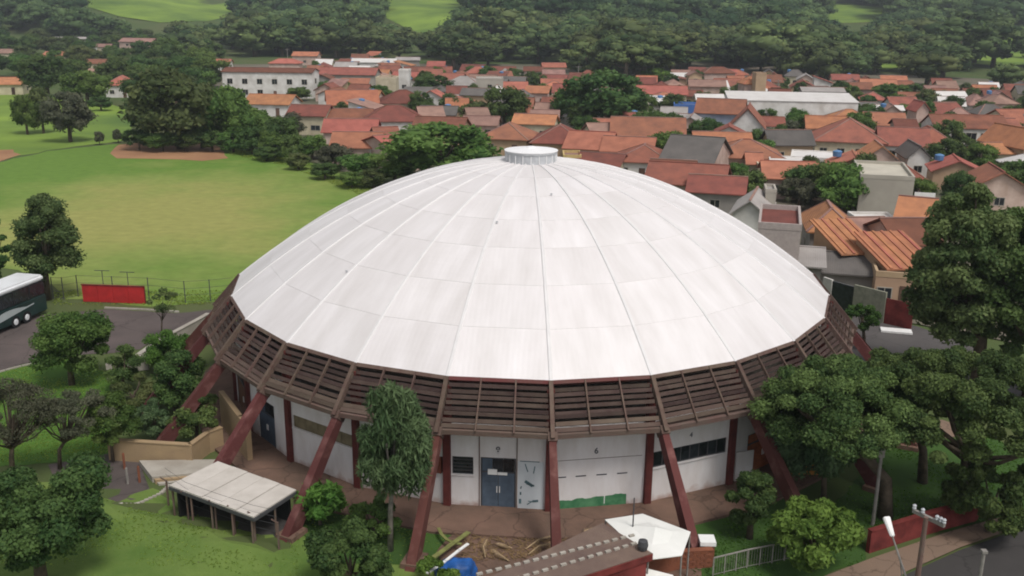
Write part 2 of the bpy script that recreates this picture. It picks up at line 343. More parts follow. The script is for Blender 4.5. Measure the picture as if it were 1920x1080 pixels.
class MB:
    def __init__(s): s.v = []; s.f = []; s.mi = []

    def add(s, vs, fs, mi=0):
        n = len(s.v); s.v += [tuple(v) for v in vs]; s.f += [tuple(i + n for i in f) for f in fs]; s.mi += [mi] * len(fs); return s

    def box(s, x0, x1, y0, y1, z0, z1, mi=0):
        return s.add([(x0, y0, z0), (x1, y0, z0), (x1, y1, z0), (x0, y1, z0), (x0, y0, z1), (x1, y0, z1), (x1, y1, z1), (x0, y1, z1)],
                     [(0, 3, 2, 1), (4, 5, 6, 7), (0, 1, 5, 4), (1, 2, 6, 5), (2, 3, 7, 6), (3, 0, 4, 7)], mi)

    def beam(s, a, b, w, h, up=(0, 0, 1), w2=None, h2=None, mi=0):
        a = Vector(a); b = Vector(b); d = (b - a).normalized(); x = d.cross(Vector(up))
        if x.length < 1e-4: x = d.cross(Vector((0, 1, 0)))
        x.normalize(); y = x.cross(d).normalized(); w2 = w2 or w; h2 = h2 or h; vs = []
        for p, ww, hh in ((a, w, h), (b, w2, h2)):
            for i, j in ((-1, -1), (1, -1), (1, 1), (-1, 1)): vs.append(p + x * (ww / 2 * i) + y * (hh / 2 * j))
        return s.add(vs, [(3, 2, 1, 0), (4, 5, 6, 7), (0, 1, 5, 4), (1, 2, 6, 5), (2, 3, 7, 6), (3, 0, 4, 7)], mi)

    def tube(s, pts, rs, n=7, mi=0, cap=True):
        pts = [Vector(p) for p in pts]; vs = []; fs = []
        for i, p in enumerate(pts):
            d = (pts[min(i + 1, len(pts) - 1)] - pts[max(i - 1, 0)]).normalized()
            x = d.cross(Vector((0.13, 0.9, 0.31))).normalized(); y = d.cross(x)
            for k in range(n):
                a = 2 * PI * k / n; vs.append(p + (x * math.cos(a) + y * math.sin(a)) * rs[i])
        for i in range(len(pts) - 1):
            for k in range(n):
                k2 = (k + 1) % n; fs.append((i * n + k, i * n + k2, (i + 1) * n + k2, (i + 1) * n + k))
        if cap:
            fs.append(tuple(range(n - 1, -1, -1))); fs.append(tuple(range((len(pts) - 1) * n, len(pts) * n)))
        return s.add(vs, fs, mi)

    def lathe(s, prof, n=32, cx=0, cy=0, mi=0):
        vs = []; fs = []
        for r, z in prof:
            for k in range(n):
                a = 2 * PI * k / n; vs.append((cx + r * math.cos(a), cy + r * math.sin(a), z))
        for i in range(len(prof) - 1):
            for k in range(n):
                k2 = (k + 1) % n; fs.append((i * n + k, i * n + k2, (i + 1) * n + k2, (i + 1) * n + k))
        return s.add(vs, fs, mi)

    def prism(s, poly, z0, z1, mi=0):
        n = len(poly)
        a = sum(poly[i][0] * poly[(i + 1) % n][1] - poly[(i + 1) % n][0] * poly[i][1] for i in range(n))
        if a < 0: poly = poly[::-1]
        z0s = z0 if hasattr(z0, '__len__') else [z0] * n; z1s = z1 if hasattr(z1, '__len__') else [z1] * n
        if a < 0 and hasattr(z0, '__len__'): z0s = z0s[::-1]
        if a < 0 and hasattr(z1, '__len__'): z1s = z1s[::-1]
        vs = [(p[0], p[1], z) for p, z in zip(poly, z0s)] + [(p[0], p[1], z) for p, z in zip(poly, z1s)]
        fs = [tuple(range(n - 1, -1, -1)), tuple(range(n, 2 * n))] + [(i, (i + 1) % n, n + (i + 1) % n, n + i) for i in range(n)]
        return s.add(vs, fs, mi)

    def mesh(s, name, mats, smooth=False):
        me = bpy.data.meshes.new(name); me.from_pydata(s.v, [], s.f)
        for m in (mats if isinstance(mats, (list, tuple)) else [mats]): me.materials.append(m)
        if any(s.mi): me.polygons.foreach_set('material_index', s.mi)
        if smooth: me.polygons.foreach_set('use_smooth', [True] * len(s.f))
        me.update(); return me

    def build(s, name, mats, parent=None, loc=(0, 0, 0), rot=(0, 0, 0), smooth=False):
        return link(name, s.mesh(name, mats, smooth), parent, loc, rot)


def bevel(o, w=0.02, seg=1):
    bm = bmesh.new(); bm.from_mesh(o.data)
    bmesh.ops.bevel(bm, geom=bm.edges[:] + bm.verts[:], offset=w, segments=seg, affect='EDGES')
    bm.to_mesh(o.data); bm.free(); return o


def drape(name, poly, mat, dz, res=None, label=None, jitter=0.0, seed=0):
    """a ground sheet over the terrain, outline poly (world xy)"""
    pts = [Vector((p[0], p[1])) for p in poly]
    if jitter:
        rr = random.Random(seed); q = []
        for i, p in enumerate(pts):
            p2 = pts[(i + 1) % len(pts)]; L = (p2 - p).length; n = max(1, int(L / (jitter * 5)))
            nrm = Vector((-(p2 - p).y, (p2 - p).x)).normalized()
            for k in range(n):
                q.append(p.lerp(p2, k / n) + nrm * rr.uniform(-jitter, jitter))
        pts = q
    bm = bmesh.new(); vs = [bm.verts.new((p.x, p.y, 0)) for p in pts]; bm.faces.new(vs)
    if res:
        xs = [p.x for p in pts]; ys = [p.y for p in pts]
        for ax, lo, hi in ((0, min(xs), max(xs)), (1, min(ys), max(ys))):
            k = lo + res
            while k < hi:
                co = (k, 0, 0) if ax == 0 else (0, k, 0); no = (1, 0, 0) if ax == 0 else (0, 1, 0)
                bmesh.ops.bisect_plane(bm, geom=bm.verts[:] + bm.edges[:] + bm.faces[:], plane_co=co, plane_no=no); k += res
    bmesh.ops.triangulate(bm, faces=bm.faces[:])
    for v in bm.verts: v.co.z = (zt(v.co.x, v.co.y) if res else 0) + dz
    bmesh.ops.recalc_face_normals(bm, faces=bm.faces[:])
    if bm.faces and sum(f.normal.z for f in bm.faces) < 0: bmesh.ops.reverse_faces(bm, faces=bm.faces[:])
    me = bpy.data.meshes.new(name); bm.to_mesh(me); bm.free(); me.materials.append(mat)
    o = link(name, me); tag(o, label, None, None, 'structure'); return o


def gp(*pp):
    return [tuple(G(px, py).xy) for px, py in pp]


# ------------------------------------------------------------------ ground
def ground():
    def axis(segs):
        out = []
        for a, b, st in segs:
            n = max(1, int(round((b - a) / st))); out += [a + (b - a) * k / n for k in range(n)]
        return np.array(out + [segs[-1][1]])
    xs = axis([(-3200, -1000, 110), (-1000, -250, 30), (-250, -50, 10), (-50, 50, 1.5), (50, 250, 10), (250, 1000, 30), (1000, 3200, 110)])
    ys = axis([(-400, -60, 34), (-60, 10, 1.5), (10, 330, 16), (330, 1000, 14), (1000, 2400, 60), (2400, 6000, 300)])
    X, Y = np.meshgrid(xs, ys); Z = ZT(X, Y)
    nx, ny = len(xs), len(ys); V = np.stack([X, Y, Z], -1).reshape(-1, 3)
    i = np.arange((nx - 1) * (ny - 1)); r = i // (nx - 1); c = i % (nx - 1); a = r * nx + c
    F = np.stack([a, a + 1, a + nx + 1, a + nx], -1)
    me = bpy.data.meshes.new('ground'); me.from_pydata(V.tolist(), [], F.tolist()); me.materials.append(M_GROUND)
    me.polygons.foreach_set('use_smooth', [True] * len(F))
    o = link('ground', me); tag(o, 'grass covered ground rising to low wooded hills behind the town', None, None, 'structure')


ground()

FIELD = gp((-160, 330), (-40, 312), (90, 284), (215, 270), (430, 272), (540, 292), (640, 325), (700, 350), (720, 380), (640, 450), (500, 530),
           (440, 566), (300, 574), (130, 560), (40, 505), (-200, 500))
drape('sports_field', FIELD, M_FIELD, 0.02, None, 'large worn grass playing field left of the dome', 0.5, 3)
drape('bare_dirt', gp((208, 288), (225, 272), (300, 265), (385, 267), (418, 280), (428, 297), (380, 302), (290, 299), (225, 297)), M_DIRT, 0.04, None, 'bare reddish dirt patch at the far end of the playing field', 0.6, 5)
drape('bare_dirt', gp((-60, 300), (-40, 282), (20, 281), (38, 290), (0, 303)), M_DIRT, 0.04, None, 'small strip of bare dirt at the left edge of the field', 0.5, 8)
drape('far_lawn', gp((-260, 300), (-260, 172), (60, 172), (170, 190), (250, 205), (250, 262), (200, 268), (90, 282), (-40, 308)), M_MEADOW, 0.02, None, 'rolling green lawn with trees beyond the playing field', 0.6, 4)
# left car park and road
drape('car_park', gp((-60, 760), (-90, 640), (-60, 600), (95, 590), (200, 580), (330, 588), (440, 576), (470, 590), (372, 600), (262, 655), (215, 662), (120, 668), (40, 684), (0, 700)), M_ASPHB, 0.024, None, 'brownish asphalt car park with a parked coach', 0.12, 2)
# lawn in front, raised behind the fence
drape('lawn', gp((-160, 1180), (-200, 900), (100, 905), (215, 940), (290, 915), (330, 948), (470, 1000), (560, 1006), (640, 985), (830, 1000), (800, 1180)), M_GRASS, 0.035, 1.2, 'short mown lawn in front of the white shelter', 0.1, 6)
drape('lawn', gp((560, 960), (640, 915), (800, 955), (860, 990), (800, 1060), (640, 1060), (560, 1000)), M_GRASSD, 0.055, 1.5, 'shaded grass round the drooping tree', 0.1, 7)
drape('lawn', gp((-60, 880), (-60, 720), (20, 690), (130, 672), (205, 700), (210, 850), (120, 866)), M_GRASSB, 0.028, 1.5, 'bright grass slope beside the tan wall', 0.1, 9)
drape('path', gp((90, 872), (205, 851), (262, 868), (285, 930), (218, 945), (110, 915)), M_ASPHB, 0.03, 1.0, 'short asphalt path ending beside the tan wall')
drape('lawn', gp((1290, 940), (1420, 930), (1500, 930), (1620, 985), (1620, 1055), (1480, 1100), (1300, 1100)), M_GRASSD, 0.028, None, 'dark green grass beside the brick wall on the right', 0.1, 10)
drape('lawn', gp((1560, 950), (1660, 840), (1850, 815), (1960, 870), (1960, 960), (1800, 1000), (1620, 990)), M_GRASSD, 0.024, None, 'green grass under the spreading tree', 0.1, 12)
drape('path', gp((1600, 815), (1700, 775), (1820, 800), (1820, 818), (1700, 830), (1620, 835)), M_SIDE, 0.032, None, 'light sandy path behind the spreading tree', 0.1, 12)
drape('pavement', gp((1530, 1090), (1640, 1048), (1780, 1000), (1960, 950), (1960, 975), (1800, 1030), (1700, 1075), (1640, 1120), (1500, 1160)), M_SIDE, 0.12, None, 'reddish pavement along the street at the lower right')
drape('road', gp((1480, 1180), (1640, 1122), (1702, 1076), (1802, 1031), (1960, 976), (2100, 930), (2200, 1180)), M_ASPH2, 0.016, None, 'dark asphalt street at the lower right corner')
drape('road', gp((1585, 640), (1600, 590), (1640, 596), (1720, 612), (1960, 700), (2000, 790), (1800, 760), (1640, 720)), M_ASPH, 0.016, None, 'asphalt street behind the dome on the right')
# town ground
drape('town_ground', gp((560, 300), (480, 230), (380, 180), (330, 135), (400, 122), (700, 122), (1000, 124), (1300, 122), (1700, 140), (2050, 160), (2150, 400), (2050, 640), (1900, 640), (1720, 612), (1590, 588), (1450, 480), (1250, 370), (900, 300), (700, 335)),
      M_EARTH, 0.10, 8.0, 'mixed earth and yards under the town houses', 0.8, 14)
drape('street', gp((1405, 248), (1470, 250), (1560, 280), (1650, 315), (1760, 372), (1760, 400), (1650, 352), (1560, 318), (1480, 285), (1400, 262)), M_ROADP, 0.05, None, 'pale concrete street between the red roofed houses')
drape('street', gp((1590, 315), (1760, 300), (1900, 320), (2050, 340), (2050, 360), (1900, 338), (1760, 318), (1660, 330)), M_ASPH, 0.055, None, 'grey street in the right part of the town')

# ------------------------------------------------------------------ the dome arena
ARENA = empty('dome_arena', (0, 0, 0))
tag(ARENA, 'large white domed arena with brown louvred skirt and slanting red legs', 'arena')
NS = 24; PH = 0.0576; RR, ZR = 20.0, 7.26; RL, ZL = 21.83, 5.17; RF = 26.3; RW = 20.1
DA = 2 * PI / NS
HDOME = 8.0


def prof(r): return ZR + HDOME * (1 - (r / RR) ** 2)


def ang(k): return PH + k * DA


def pol(r, a, z): return Vector((r * math.sin(a), -r * math.cos(a), z))


# roof panels (canonical sector from -DA/2 to DA/2 about the -Y axis, turned per sector)
bands = [20.0, 17.5, 15.0, 12.4, 10.0, 7.4, 4.6, 1.7]
for bi in range(len(bands) - 1):
    r0, r1 = bands[bi], bands[bi + 1]; n = 5; vs = []; fs = []
    ra = r0 - 0.0; rb = r1 + 0.003
    for i in range(n + 1):
        r = ra + (rb - ra) * i / n
        z = prof(r) - 0.012 * i / n     # each course laps a little over the next one down
        for j in (-1, 0, 1):
            p = pol(r * (1 if j else math.cos(DA / 2)), j * (DA / 2 - 0.0008), z); vs.append(p)
        # skirt below
    m = len(vs)
    for i in range(n):
        for j in range(2): fs.append((i * 3 + j, i * 3 + j + 1, i * 3 + j + 4, i * 3 + j + 3))
    vs += [Vector((v.x, v.y, v.z - 0.07)) for v in vs]
    fs += [(0, m, m + 1, 1), (1, m + 1, m + 2, 2)]
    fs += [(i * 3, (i + 1) * 3, m + (i + 1) * 3, m + i * 3) for i in range(n)] + [(i * 3 + 2, m + i * 3 + 2, m + i * 3 + 5, i * 3 + 5) for i in range(n)]
    t = n * 3; fs += [(t, t + 1, m + t + 1, m + t), (t + 1, t + 2, m + t + 2, m + t + 1)]
    me = MB().add(vs, fs).mesh('roof_panel', M_PANEL)
    for k in range(NS):
        link('roof_panel', me, ARENA, (0, 0, 0), (0, 0, ang(k) + DA / 2))
# seam strips on the ribs
mb = MB(); rs = np.linspace(20.06, 1.7, 26)
vs = []; fs = []
for i, r in enumerate(rs):
    w = 0.10 if r > 6 else 0.06; z = prof(r) + 0.055
    vs += [pol(r, 0, z) + Vector((-w, 0, -0.07)), pol(r, 0, z) + Vector((-w * 0.6, 0, 0)), pol(r, 0, z) + Vector((w * 0.6, 0, 0)), pol(r, 0, z) + Vector((w, 0, -0.07))]
for i in range(len(rs) - 1):
    for j in range(3): fs.append((i * 4 + j, i * 4 + j + 1, i * 4 + j + 5, i * 4 + j + 4))
fs.append((0, 3, 2, 1))
me = MB().add(vs, fs).mesh('seam_strip', M_SEAM)
for k in range(NS): link('seam_strip', me, ARENA, (0, 0, 0), (0, 0, ang(k)))
# roof cap
cap = MB().lathe([(1.72, prof(1.7) - 0.15), (1.72, 15.80), (1.78, 15.80), (1.78, 15.93)], 40).build('roof_cap', M_CAP, ARENA)
MB().lathe([(1.80, 15.90), (1.81, 15.95), (1.2, 16.02), (0.35, 16.10), (0.30, 16.17), (0.02, 16.20)], 40).build('cap_lid', M_CAPT, cap)
for k in range(20):
    a = k * 2 * PI / 20
    MB().beam((1.74 * math.cos(a), 1.74 * math.sin(a), 15.12), (1.74 * math.cos(a), 1.74 * math.sin(a), 15.74), 0.05, 0.05).build('cap_rib', M_CAPT, cap)

# small marks and bolts on the roof
for (px, py, r_) in ((650, 508, 15.6), (932, 416, 10.2), (1034, 364, 6.0)):
    d = ray(px, py); t = None
    for s in np.linspace(30, 90, 4000):
        q = CAM + d.normalized() * s; r = math.hypot(q.x, q.y)
        if r < 20 and q.z < prof(r) + 0.09: t = q; break
    if t: MB().lathe([(0.07, -0.02), (0.065, 0.04), (0.03, 0.05), (0.01, 0.05)], 8).build('roof_vent', M_CAP, ARENA, tuple(t))

# sloped frames: rib, leg, rafters, slats, ring beams, built once in a canonical place and turned
slope = (pol(RL, 0, ZL) - pol(RR, 0, ZR)).normalized()
snorm = Vector((0, slope.z, -slope.y)); snorm = snorm if snorm.z > 0 else -snorm


def slope_pt(t, a):      # t metres down the slope from the rim
    p = pol(RR, 0, ZR) + slope * t; r = -p.y
    return pol(r, a, p.z)


LSL = (pol(RL, 0, ZL) - pol(RR, 0, ZR)).length
LEGT = (pol(RR, 0, ZR).z + 0.15) / -slope.z
rib_me = MB().beam(pol(RR, 0, ZR) - snorm * 0.05, pol(RR, 0, ZR) + slope * (LSL + 0.15) - snorm * 0.05, 0.21, 0.34, up=snorm).mesh('rib', M_RIB)
leg_me = MB().beam(pol(RR, 0, ZR) + slope * (LSL - 0.15) - snorm * 0.42, pol(RR, 0, ZR) + slope * LEGT - snorm * 0.42, 0.36, 0.56, up=snorm, w2=0.48, h2=0.82).mesh('leg', M_LEG)
shoe_me = MB().beam(pol(RR, 0, ZR) + slope * (LSL - 0.2) - snorm * 0.38, pol(RR, 0, ZR) + slope * (LSL + 0.25) - snorm * 0.38, 0.46, 0.66, up=snorm).mesh('leg_collar', M_RIB)
foot_p = pol(RR, 0, ZR) + slope * (LEGT - 0.7) - snorm * 0.42
foot_me = MB().box(-0.5, 0.5, foot_p.y - 0.45, foot_p.y + 0.75, -0.3, 0.28).mesh('footing', M_APRON)
inner_me = MB().beam(pol(RW - 0.1, 0, 4.62), pol(RL - 0.2, 0, ZL - 0.15), 0.22, 0.30).mesh('bracket', M_LEG)
col_me = MB().box(-0.19, 0.19, -RW - 0.20, -RW + 0.24, 0.0, 6.9).mesh('column', M_COLM)
for k in range(NS):
    z = (0, 0, ang(k))
    link('rib', rib_me, ARENA, rot=z)
    lg = link('leg', leg_me, ARENA, rot=z)
    link('leg_collar', shoe_me, lg); link('footing', foot_me, lg)
    link('column', col_me, ARENA, rot=z)
    link('bracket', inner_me, ARENA, rot=z)


def chord(t, h0, h1, w, hgt, mat, name, u0=0.0, u1=1.0, tilt=0.0, pull=0.0):
    """mesh of a bar running along a bay at slope distance t between fractions u0..u1 (bay centred on canonical -DA/2..DA/2)"""
    a = slope_pt(t, -DA / 2); b = slope_pt(t, DA / 2)
    out = Vector((0, -1, 0)); nn = (snorm * math.cos(tilt) + slope * math.sin(tilt))
    p = a.lerp(b, u0); q = a.lerp(b, u1)
    p = p - snorm * pull; q = q - snorm * pull
    return MB().beam(p, q, w, hgt, up=nn).mesh(name, mat)


for i in range(1, 3):
    f = i / 3
    a0 = slope_pt(0.02, -DA / 2).lerp(slope_pt(0.02, DA / 2), f); a1 = slope_pt(LSL, -DA / 2).lerp(slope_pt(LSL, DA / 2), f)
    me = MB().beam(a0 - snorm * 0.02, a1 - snorm * 0.02, 0.075, 0.16, up=snorm).mesh('rafter', M_RIB)
    for k in range(NS): link('rafter', me, ARENA, rot=(0, 0, ang(k) + DA / 2))
NSL = 8
M_SLATL = nmat('slat_worn', (0.115, 0.085, 0.066), 0.95, 0.0, 1.1, 0.4, 14, 0.012, 0.22, col2=(0.085, 0.055, 0.045)); slat_mes = []
for s in range(NSL):
    t = 0.34 + (LSL - 0.42) * (s + 0.30) / NSL
    slat_mes.append(chord(t, 0, 0, 0.195 if s < 6 else 0.215, 0.05, M_SLAT if s < 6 else M_SLATL, 'slat', 0.03, 0.97, tilt=0.30 if s < 6 else 0.1, pull=0.10))
for k in range(NS):
    for s in range(NSL):
        o = link('slat', slat_mes[s], ARENA, loc=(0, 0, rnd.gauss(0, .025)), rot=(rnd.gauss(0, .0015), rnd.gauss(0, .0012), ang(k) + DA / 2))
eave_me = chord(0.06, 0, 0, 0.20, 0.26, M_RIB, 'eave_beam', 0.0, 1.0, pull=0.12)
eave_red = eave_me.copy(); eave_red.materials.clear(); eave_red.materials.append(nmat('eave_red', (0.12, 0.03, 0.03), 0.85, 0.0, 0.7, 0.3, 10, col2=(0.11, 0.06, 0.05)))
ring_me = chord(LSL - 0.02, 0, 0, 0.22, 0.26, M_RING, 'ring_beam', 0.0, 1.0, tilt=-0.75, pull=0.22)
gut_me = chord(LSL - 0.33, 0, 0, 0.16, 0.14, M_RING, 'gutter', 0.02, 0.98, tilt=-0.5, pull=0.12)
# soffit between wall head and ring beam
sof = MB(); a, b = pol(RW + 0.15, -DA / 2, 4.72), pol(RW + 0.15, DA / 2, 4.72); c, d = pol(RL - 0.25, DA / 2, 4.88), pol(RL - 0.25, -DA / 2, 4.88)
sof.add([a, b, c, d] + [v + Vector((0, 0, .08)) for v in (a, b, c, d)], [(0, 1, 2, 3), (7, 6, 5, 4), (0, 4, 5, 1), (1, 5, 6, 2), (2, 6, 7, 3), (3, 7, 4, 0)])
sof_me = sof.mesh('soffit', M_RING)
for k in range(-12, 12):
    z = (0, 0, ang(k) + DA / 2)
    for nm, me in (('eave_beam', eave_red if k in (-1, 0, -8, 5) else eave_me), ('ring_beam', ring_me), ('soffit', sof_me)): link(nm, me, ARENA, rot=z)

# walls, one flat panel per bay.  local frame: x along the bay 0..LB, y outward negative, z up
LB = 2 * RW * math.sin(DA / 2)
HW = 4.72


def bay_empty(k):
    p = pol(RW, ang(k), 0); q = pol(RW, ang(k + 1), 0); d = q - p
    return p, math.atan2(d.y, d.x)


def wall_mesh(holes):
    mb = MB(); us = sorted({0.19, LB - 0.19, *[h[0] for h in holes], *[h[1] for h in holes]})
    for u0, u1 in zip(us[:-1], us[1:]):
        hs = [h for h in holes if h[0] <= u0 + 1e-6 and h[1] >= u1 - 1e-6]
        if hs:
            h = hs[0]
            if h[2] > 0: mb.box(u0, u1, 0, 0.2, 0, h[2])
            mb.box(u0, u1, 0, 0.2, h[3], HW)
        else: mb.box(u0, u1, 0, 0.2, 0, HW)
    return mb


def put(k, name, mb, mats, parent=ARENA):
    p, r = bay_empty(k)
    if parent is ARENA: return mb.build(name, mats, ARENA, tuple(p), (0, 0, r))
    return mb.build(name, mats, parent)


def window(k, u0, u1, z0, z1, n, mat=M_GLASS, rows=1, fr=M_FRAME, label=None):
    mb = MB(); t = 0.05
    mb.box(u0, u1, 0.06, 0.13, z0, z0 + t).box(u0, u1, 0.06, 0.13, z1 - t, z1)
    for i in range(n + 1):
        x = u0 + (u1 - u0 - t) * i / n; mb.box(x, x + t, 0.062, 0.128, z0 + t, z1 - t)
    for j in range(1, rows):
        zz = z0 + (z1 - z0) * j / rows; mb.box(u0 + t, u1 - t, 0.066, 0.124, zz - t / 2, zz + t / 2)
    w = put(k, 'window', mb, fr)
    if label: w['label'] = label
    for i in range(n):
        for j in range(rows):
            x = u0 + (u1 - u0 - t) * i / n + t; x1 = u0 + (u1 - u0 - t) * (i + 1) / n
            za = z0 + (z1 - z0) * j / rows + t; zb = z0 + (z1 - z0) * (j + 1) / rows - t
            MB().box(x, x1, 0.085, 0.105, za, zb).build('pane', mat, w)
    s = MB().box(u0 - 0.06, u1 + 0.06, -0.06, 0.05, z0 - 0.07, z0 - 0.004).build('sill', M_WALL, w)
    return w


def door(k, u0, u1, h, mat=M_DOOR, transom=0.8, label=None):
    mb = MB(); mid = (u0 + u1) / 2
    mb.box(u0, u0 + .07, 0.03, 0.14, 0, h).box(u1 - .07, u1, 0.03, 0.14, 0, h).box(u0 + .07, u1 - .07, 0.03, 0.14, h - .07, h)
    mb.box(u0 + .07, u1 - .07, 0.03, 0.14, h - transom - .07, h - transom)
    d = put(k, 'door', mb, M_FRAME)
    if label: d['label'] = label
    MB().box(u0 + .08, mid - .012, 0.05, 0.11, 0.02, h - transom - .08).build('door_leaf', mat, d)
    MB().box(mid + .012, u1 - .08, 0.05, 0.11, 0.02, h - transom - .08).build('door_leaf', mat, d)
    MB().box(mid - .09, mid - .05, 0.0, 0.05, 1.0, 1.35).build('handle', M_WHITE, d)
    MB().box(mid + .05, mid + .09, 0.0, 0.05, 1.0, 1.35).build('handle', M_WHITE, d)
    for i in range(3):
        a = u0 + .08 + (u1 - u0 - .16) * i / 3; b = u0 + .08 + (u1 - u0 - .16) * (i + 1) / 3 - .03
        MB().box(a, b, 0.08, 0.10, h - transom, h - .08).build('transom_pane', M_GLASS if i else mat, d)
    return d


M_INK2 = nmat('faded_ink', (0.13, 0.13, 0.14), 0.85, 0.2)


def glyph(k, txt, u, z, size, mat=M_INK2, name='painted_number'):
    cu_ = bpy.data.curves.new(name, 'FONT'); cu_.body = txt; cu_.size = size; cu_.extrude = 0.006; cu_.align_x = 'CENTER'; cu_.offset = 0.012
    cu_.materials.append(mat); p, r = bay_empty(k); t_ = bpy.data.objects.new(name, cu_); COL.objects.link(t_)
    me_ = bpy.data.meshes.new_from_object(t_.evaluated_get(bpy.context.evaluated_depsgraph_get())); bpy.data.objects.remove(t_); o = link(name, me_, ARENA)
    q = Vector((math.cos(r), math.sin(r), 0)); nrm = Vector((q.y, -q.x, 0))
    o.location = p + q * u + nrm * 0.008 + Vector((0, 0, z)); o.rotation_euler = (PI / 2, 0, r); return o


HOLES = {-1: [(0.25, 1.35, 1.95, 2.95), (1.72, 3.55, 0.0, 2.98)], 1: [(0.3, 4.95, 2.1, 3.0)], -2: [(0.3, 5.0, 1.95, 2.85)],
         -3: [(0.3, 4.9, 2.35, 3.1)], -4: [(1.2, 3.3, 0.0, 2.85)], 2: [(1.5, 4.6, 0.0, 2.6)], -5: [(0.4, 4.8, 0.0, 3.0)]}
for k in range(-12, 12):
    h = HOLES.get(k, [] if k == 0 else [(0.3, 4.95, 2.1, 3.0)])
    put(k, 'wall_panel', wall_mesh(h), M_WALL)
# bay -1: small window, double door, painted panel
window(-1, 0.25, 1.35, 1.95, 2.95, 1, rows=5, label='small window with dark metal louvres')
for i in range(4): pass
door(-1, 1.72, 3.55, 2.98, label='tall blue grey double door with white notices')
glyph(-1, '8', 2.62, 3.25, 0.50)
put(-1, 'notice', MB().box(2.10, 2.58, -0.015, 0.028, 2.02, 2.32), M_NOTICE); put(-1, 'notice', MB().box(2.60, 3.10, -0.015, 0.028, 2.02, 2.16), M_NOTICE)
put(-1, 'wall_joint', MB().box(1.64, 1.69, -0.04, -0.003, 0, 4.6), M_RING); put(-1, 'wall_joint', MB().box(3.57, 3.62, -0.04, -0.003, 0, 4.6), M_RING)
# mural strokes on the right panel of bay -1
mur_m = nmat('mural_blue', (0.10, 0.17, 0.19), 0.8, 0.3, 3); rr = random.Random(5)
for (a, b, w) in (((4.02, 2.72), (4.10, 2.45), .05), ((4.10, 2.45), (4.16, 2.28), .05), ((4.52, 2.6), (4.45, 2.2), .05), ((3.75, 2.86), (4.75, 2.86), .04),
                  ((4.02, 1.75), (4.42, 1.48), .16), ((4.1, 1.62), (4.5, 1.5), .10), ((4.42, 0.62), (4.72, 0.66), .13), ((4.14, 0.42), (4.42, 0.62), .05),
                  ((4.2, 0.62), (4.45, 0.58), .05), ((3.78, 0.45), (3.78, 0.72), .12), ((3.80, 0.95), (3.80, 1.12), .08), ((3.8, 1.3), (3.84, 1.45), .06)):
    put(-1, 'mural_stroke', MB().beam((a[0], -0.006, a[1]), (b[0], -0.006, b[1]), 0.012, w, up=(1, 0, 0) if abs(a[0] - b[0]) < abs(a[1] - b[1]) else (0, 0, 1)), mur_m)
put(-1, 'mural_ground', MB().box(3.66, 4.98, -0.004, -0.0005, 0.02, 2.86), nmat('pale_blue_wall', (0.60, 0.64, 0.66), 0.85, 0.05, 1))
# bay 0: low green mural, slots, number
g = MB(); n = 26; top = [0.58 + 0.03 * math.sin(i * .9) + 0.05 * rr.random() + 0.008 * i for i in range(n + 1)]
for i in range(n):
    u0 = 0.32 + (4.15 - 0.32) * i / n; u1 = 0.32 + (4.15 - 0.32) * (i + 1) / n
    g.add([(u0, -0.012, 0.06), (u1, -0.012, 0.06), (u1, -0.012, top[i + 1]), (u0, -0.012, top[i]), (u0, -0.001, 0.06), (u1, -0.001, 0.06), (u1, -0.001, top[i + 1]), (u0, -0.001, top[i])],
          [(0, 1, 2, 3), (3, 2, 6, 7), (0, 3, 7, 4), (1, 5, 6, 2), (0, 4, 5, 1)])
put(0, 'green_mural', g, M_GREENP)
for u in (0.35, 1.4, 2.5, 3.6): put(0, 'vent_slot', MB().box(u, u + 0.55, -0.01, 0.004, 1.95, 2.01), M_INK)
put(0, 'board_joint', MB().box(0.25, 4.9, -0.006, 0.001, 2.9, 2.93), M_RING)
glyph(0, '6', 2.45, 3.2, 0.44)
put(0, 'painted_tree_mark', MB().box(2.95, 2.99, -0.014, -0.011, 0.3, 0.75), M_NOTICE)
window(1, 0.3, 4.95, 2.1, 3.0, 8, label='long dark window band with broken panes')
glyph(1, '4', 2.6, 3.45, 0.36)
window(-2, 0.3, 5.0, 1.95, 2.85, 6)
window(-3, 0.3, 4.9, 2.35, 3.1, 5, mat=M_TAN, fr=M_TAN, label='window band closed with tan shutters')
door(-4, 1.2, 3.3, 2.85, label='blue grey double door on the left side')
glyph(-4, 'X', 2.2, 3.1, 0.55)
door(-5, 0.4, 4.8, 3.0, mat=nmat('brown_gate', (0.16, 0.08, 0.05), 0.8, 0.2)); door(2, 1.5, 4.6, 2.6, mat=nmat('orange_gate', (0.36, 0.11, 0.04), 0.8, 0.2), transom=0.6, label='orange red double gate')
for k in list(range(3, 12)) + list(range(-12, -5)): window(k, 0.3, 4.95, 2.1, 3.0, 4)
put(0, 'lamp', MB().box(0.05, 0.25, -0.35, -0.19, 3.4, 3.55), M_FRAME)
# brown box standing in for the brown window opening beside the column
put(-2, 'opening_box', MB().box(4.55, 4.95, -0.16, -0.003, 1.95, 2.85), nmat('opening_brown', (0.16, 0.05, 0.03), 0.8, 0.2))

# concrete apron round the wall
vs = []; fs = []
for k in range(NS):
    a = ang(k)
    for (r, z) in ((RW - 0.3, 0.19), (22.9, 0.17), (22.9, -0.1)): vs.append(pol(r, a, z))
for k in range(NS):
    k2 = (k + 1) % NS
    for j in range(2): fs.append((k * 3 + j, k * 3 + j + 1, k2 * 3 + j + 1, k2 * 3 + j))
me = MB().add(vs, [f[::-1] for f in fs]).mesh('apron', M_APRON); o = link('apron', me); tag(o, 'reddish concrete apron ringing the arena wall', None, None, 'structure')
drape('arena_floor', [tuple(pol(19.8, ang(k), 0).xy) for k in range(NS)], M_CONC, 0.03, None, 'concrete floor inside the arena')


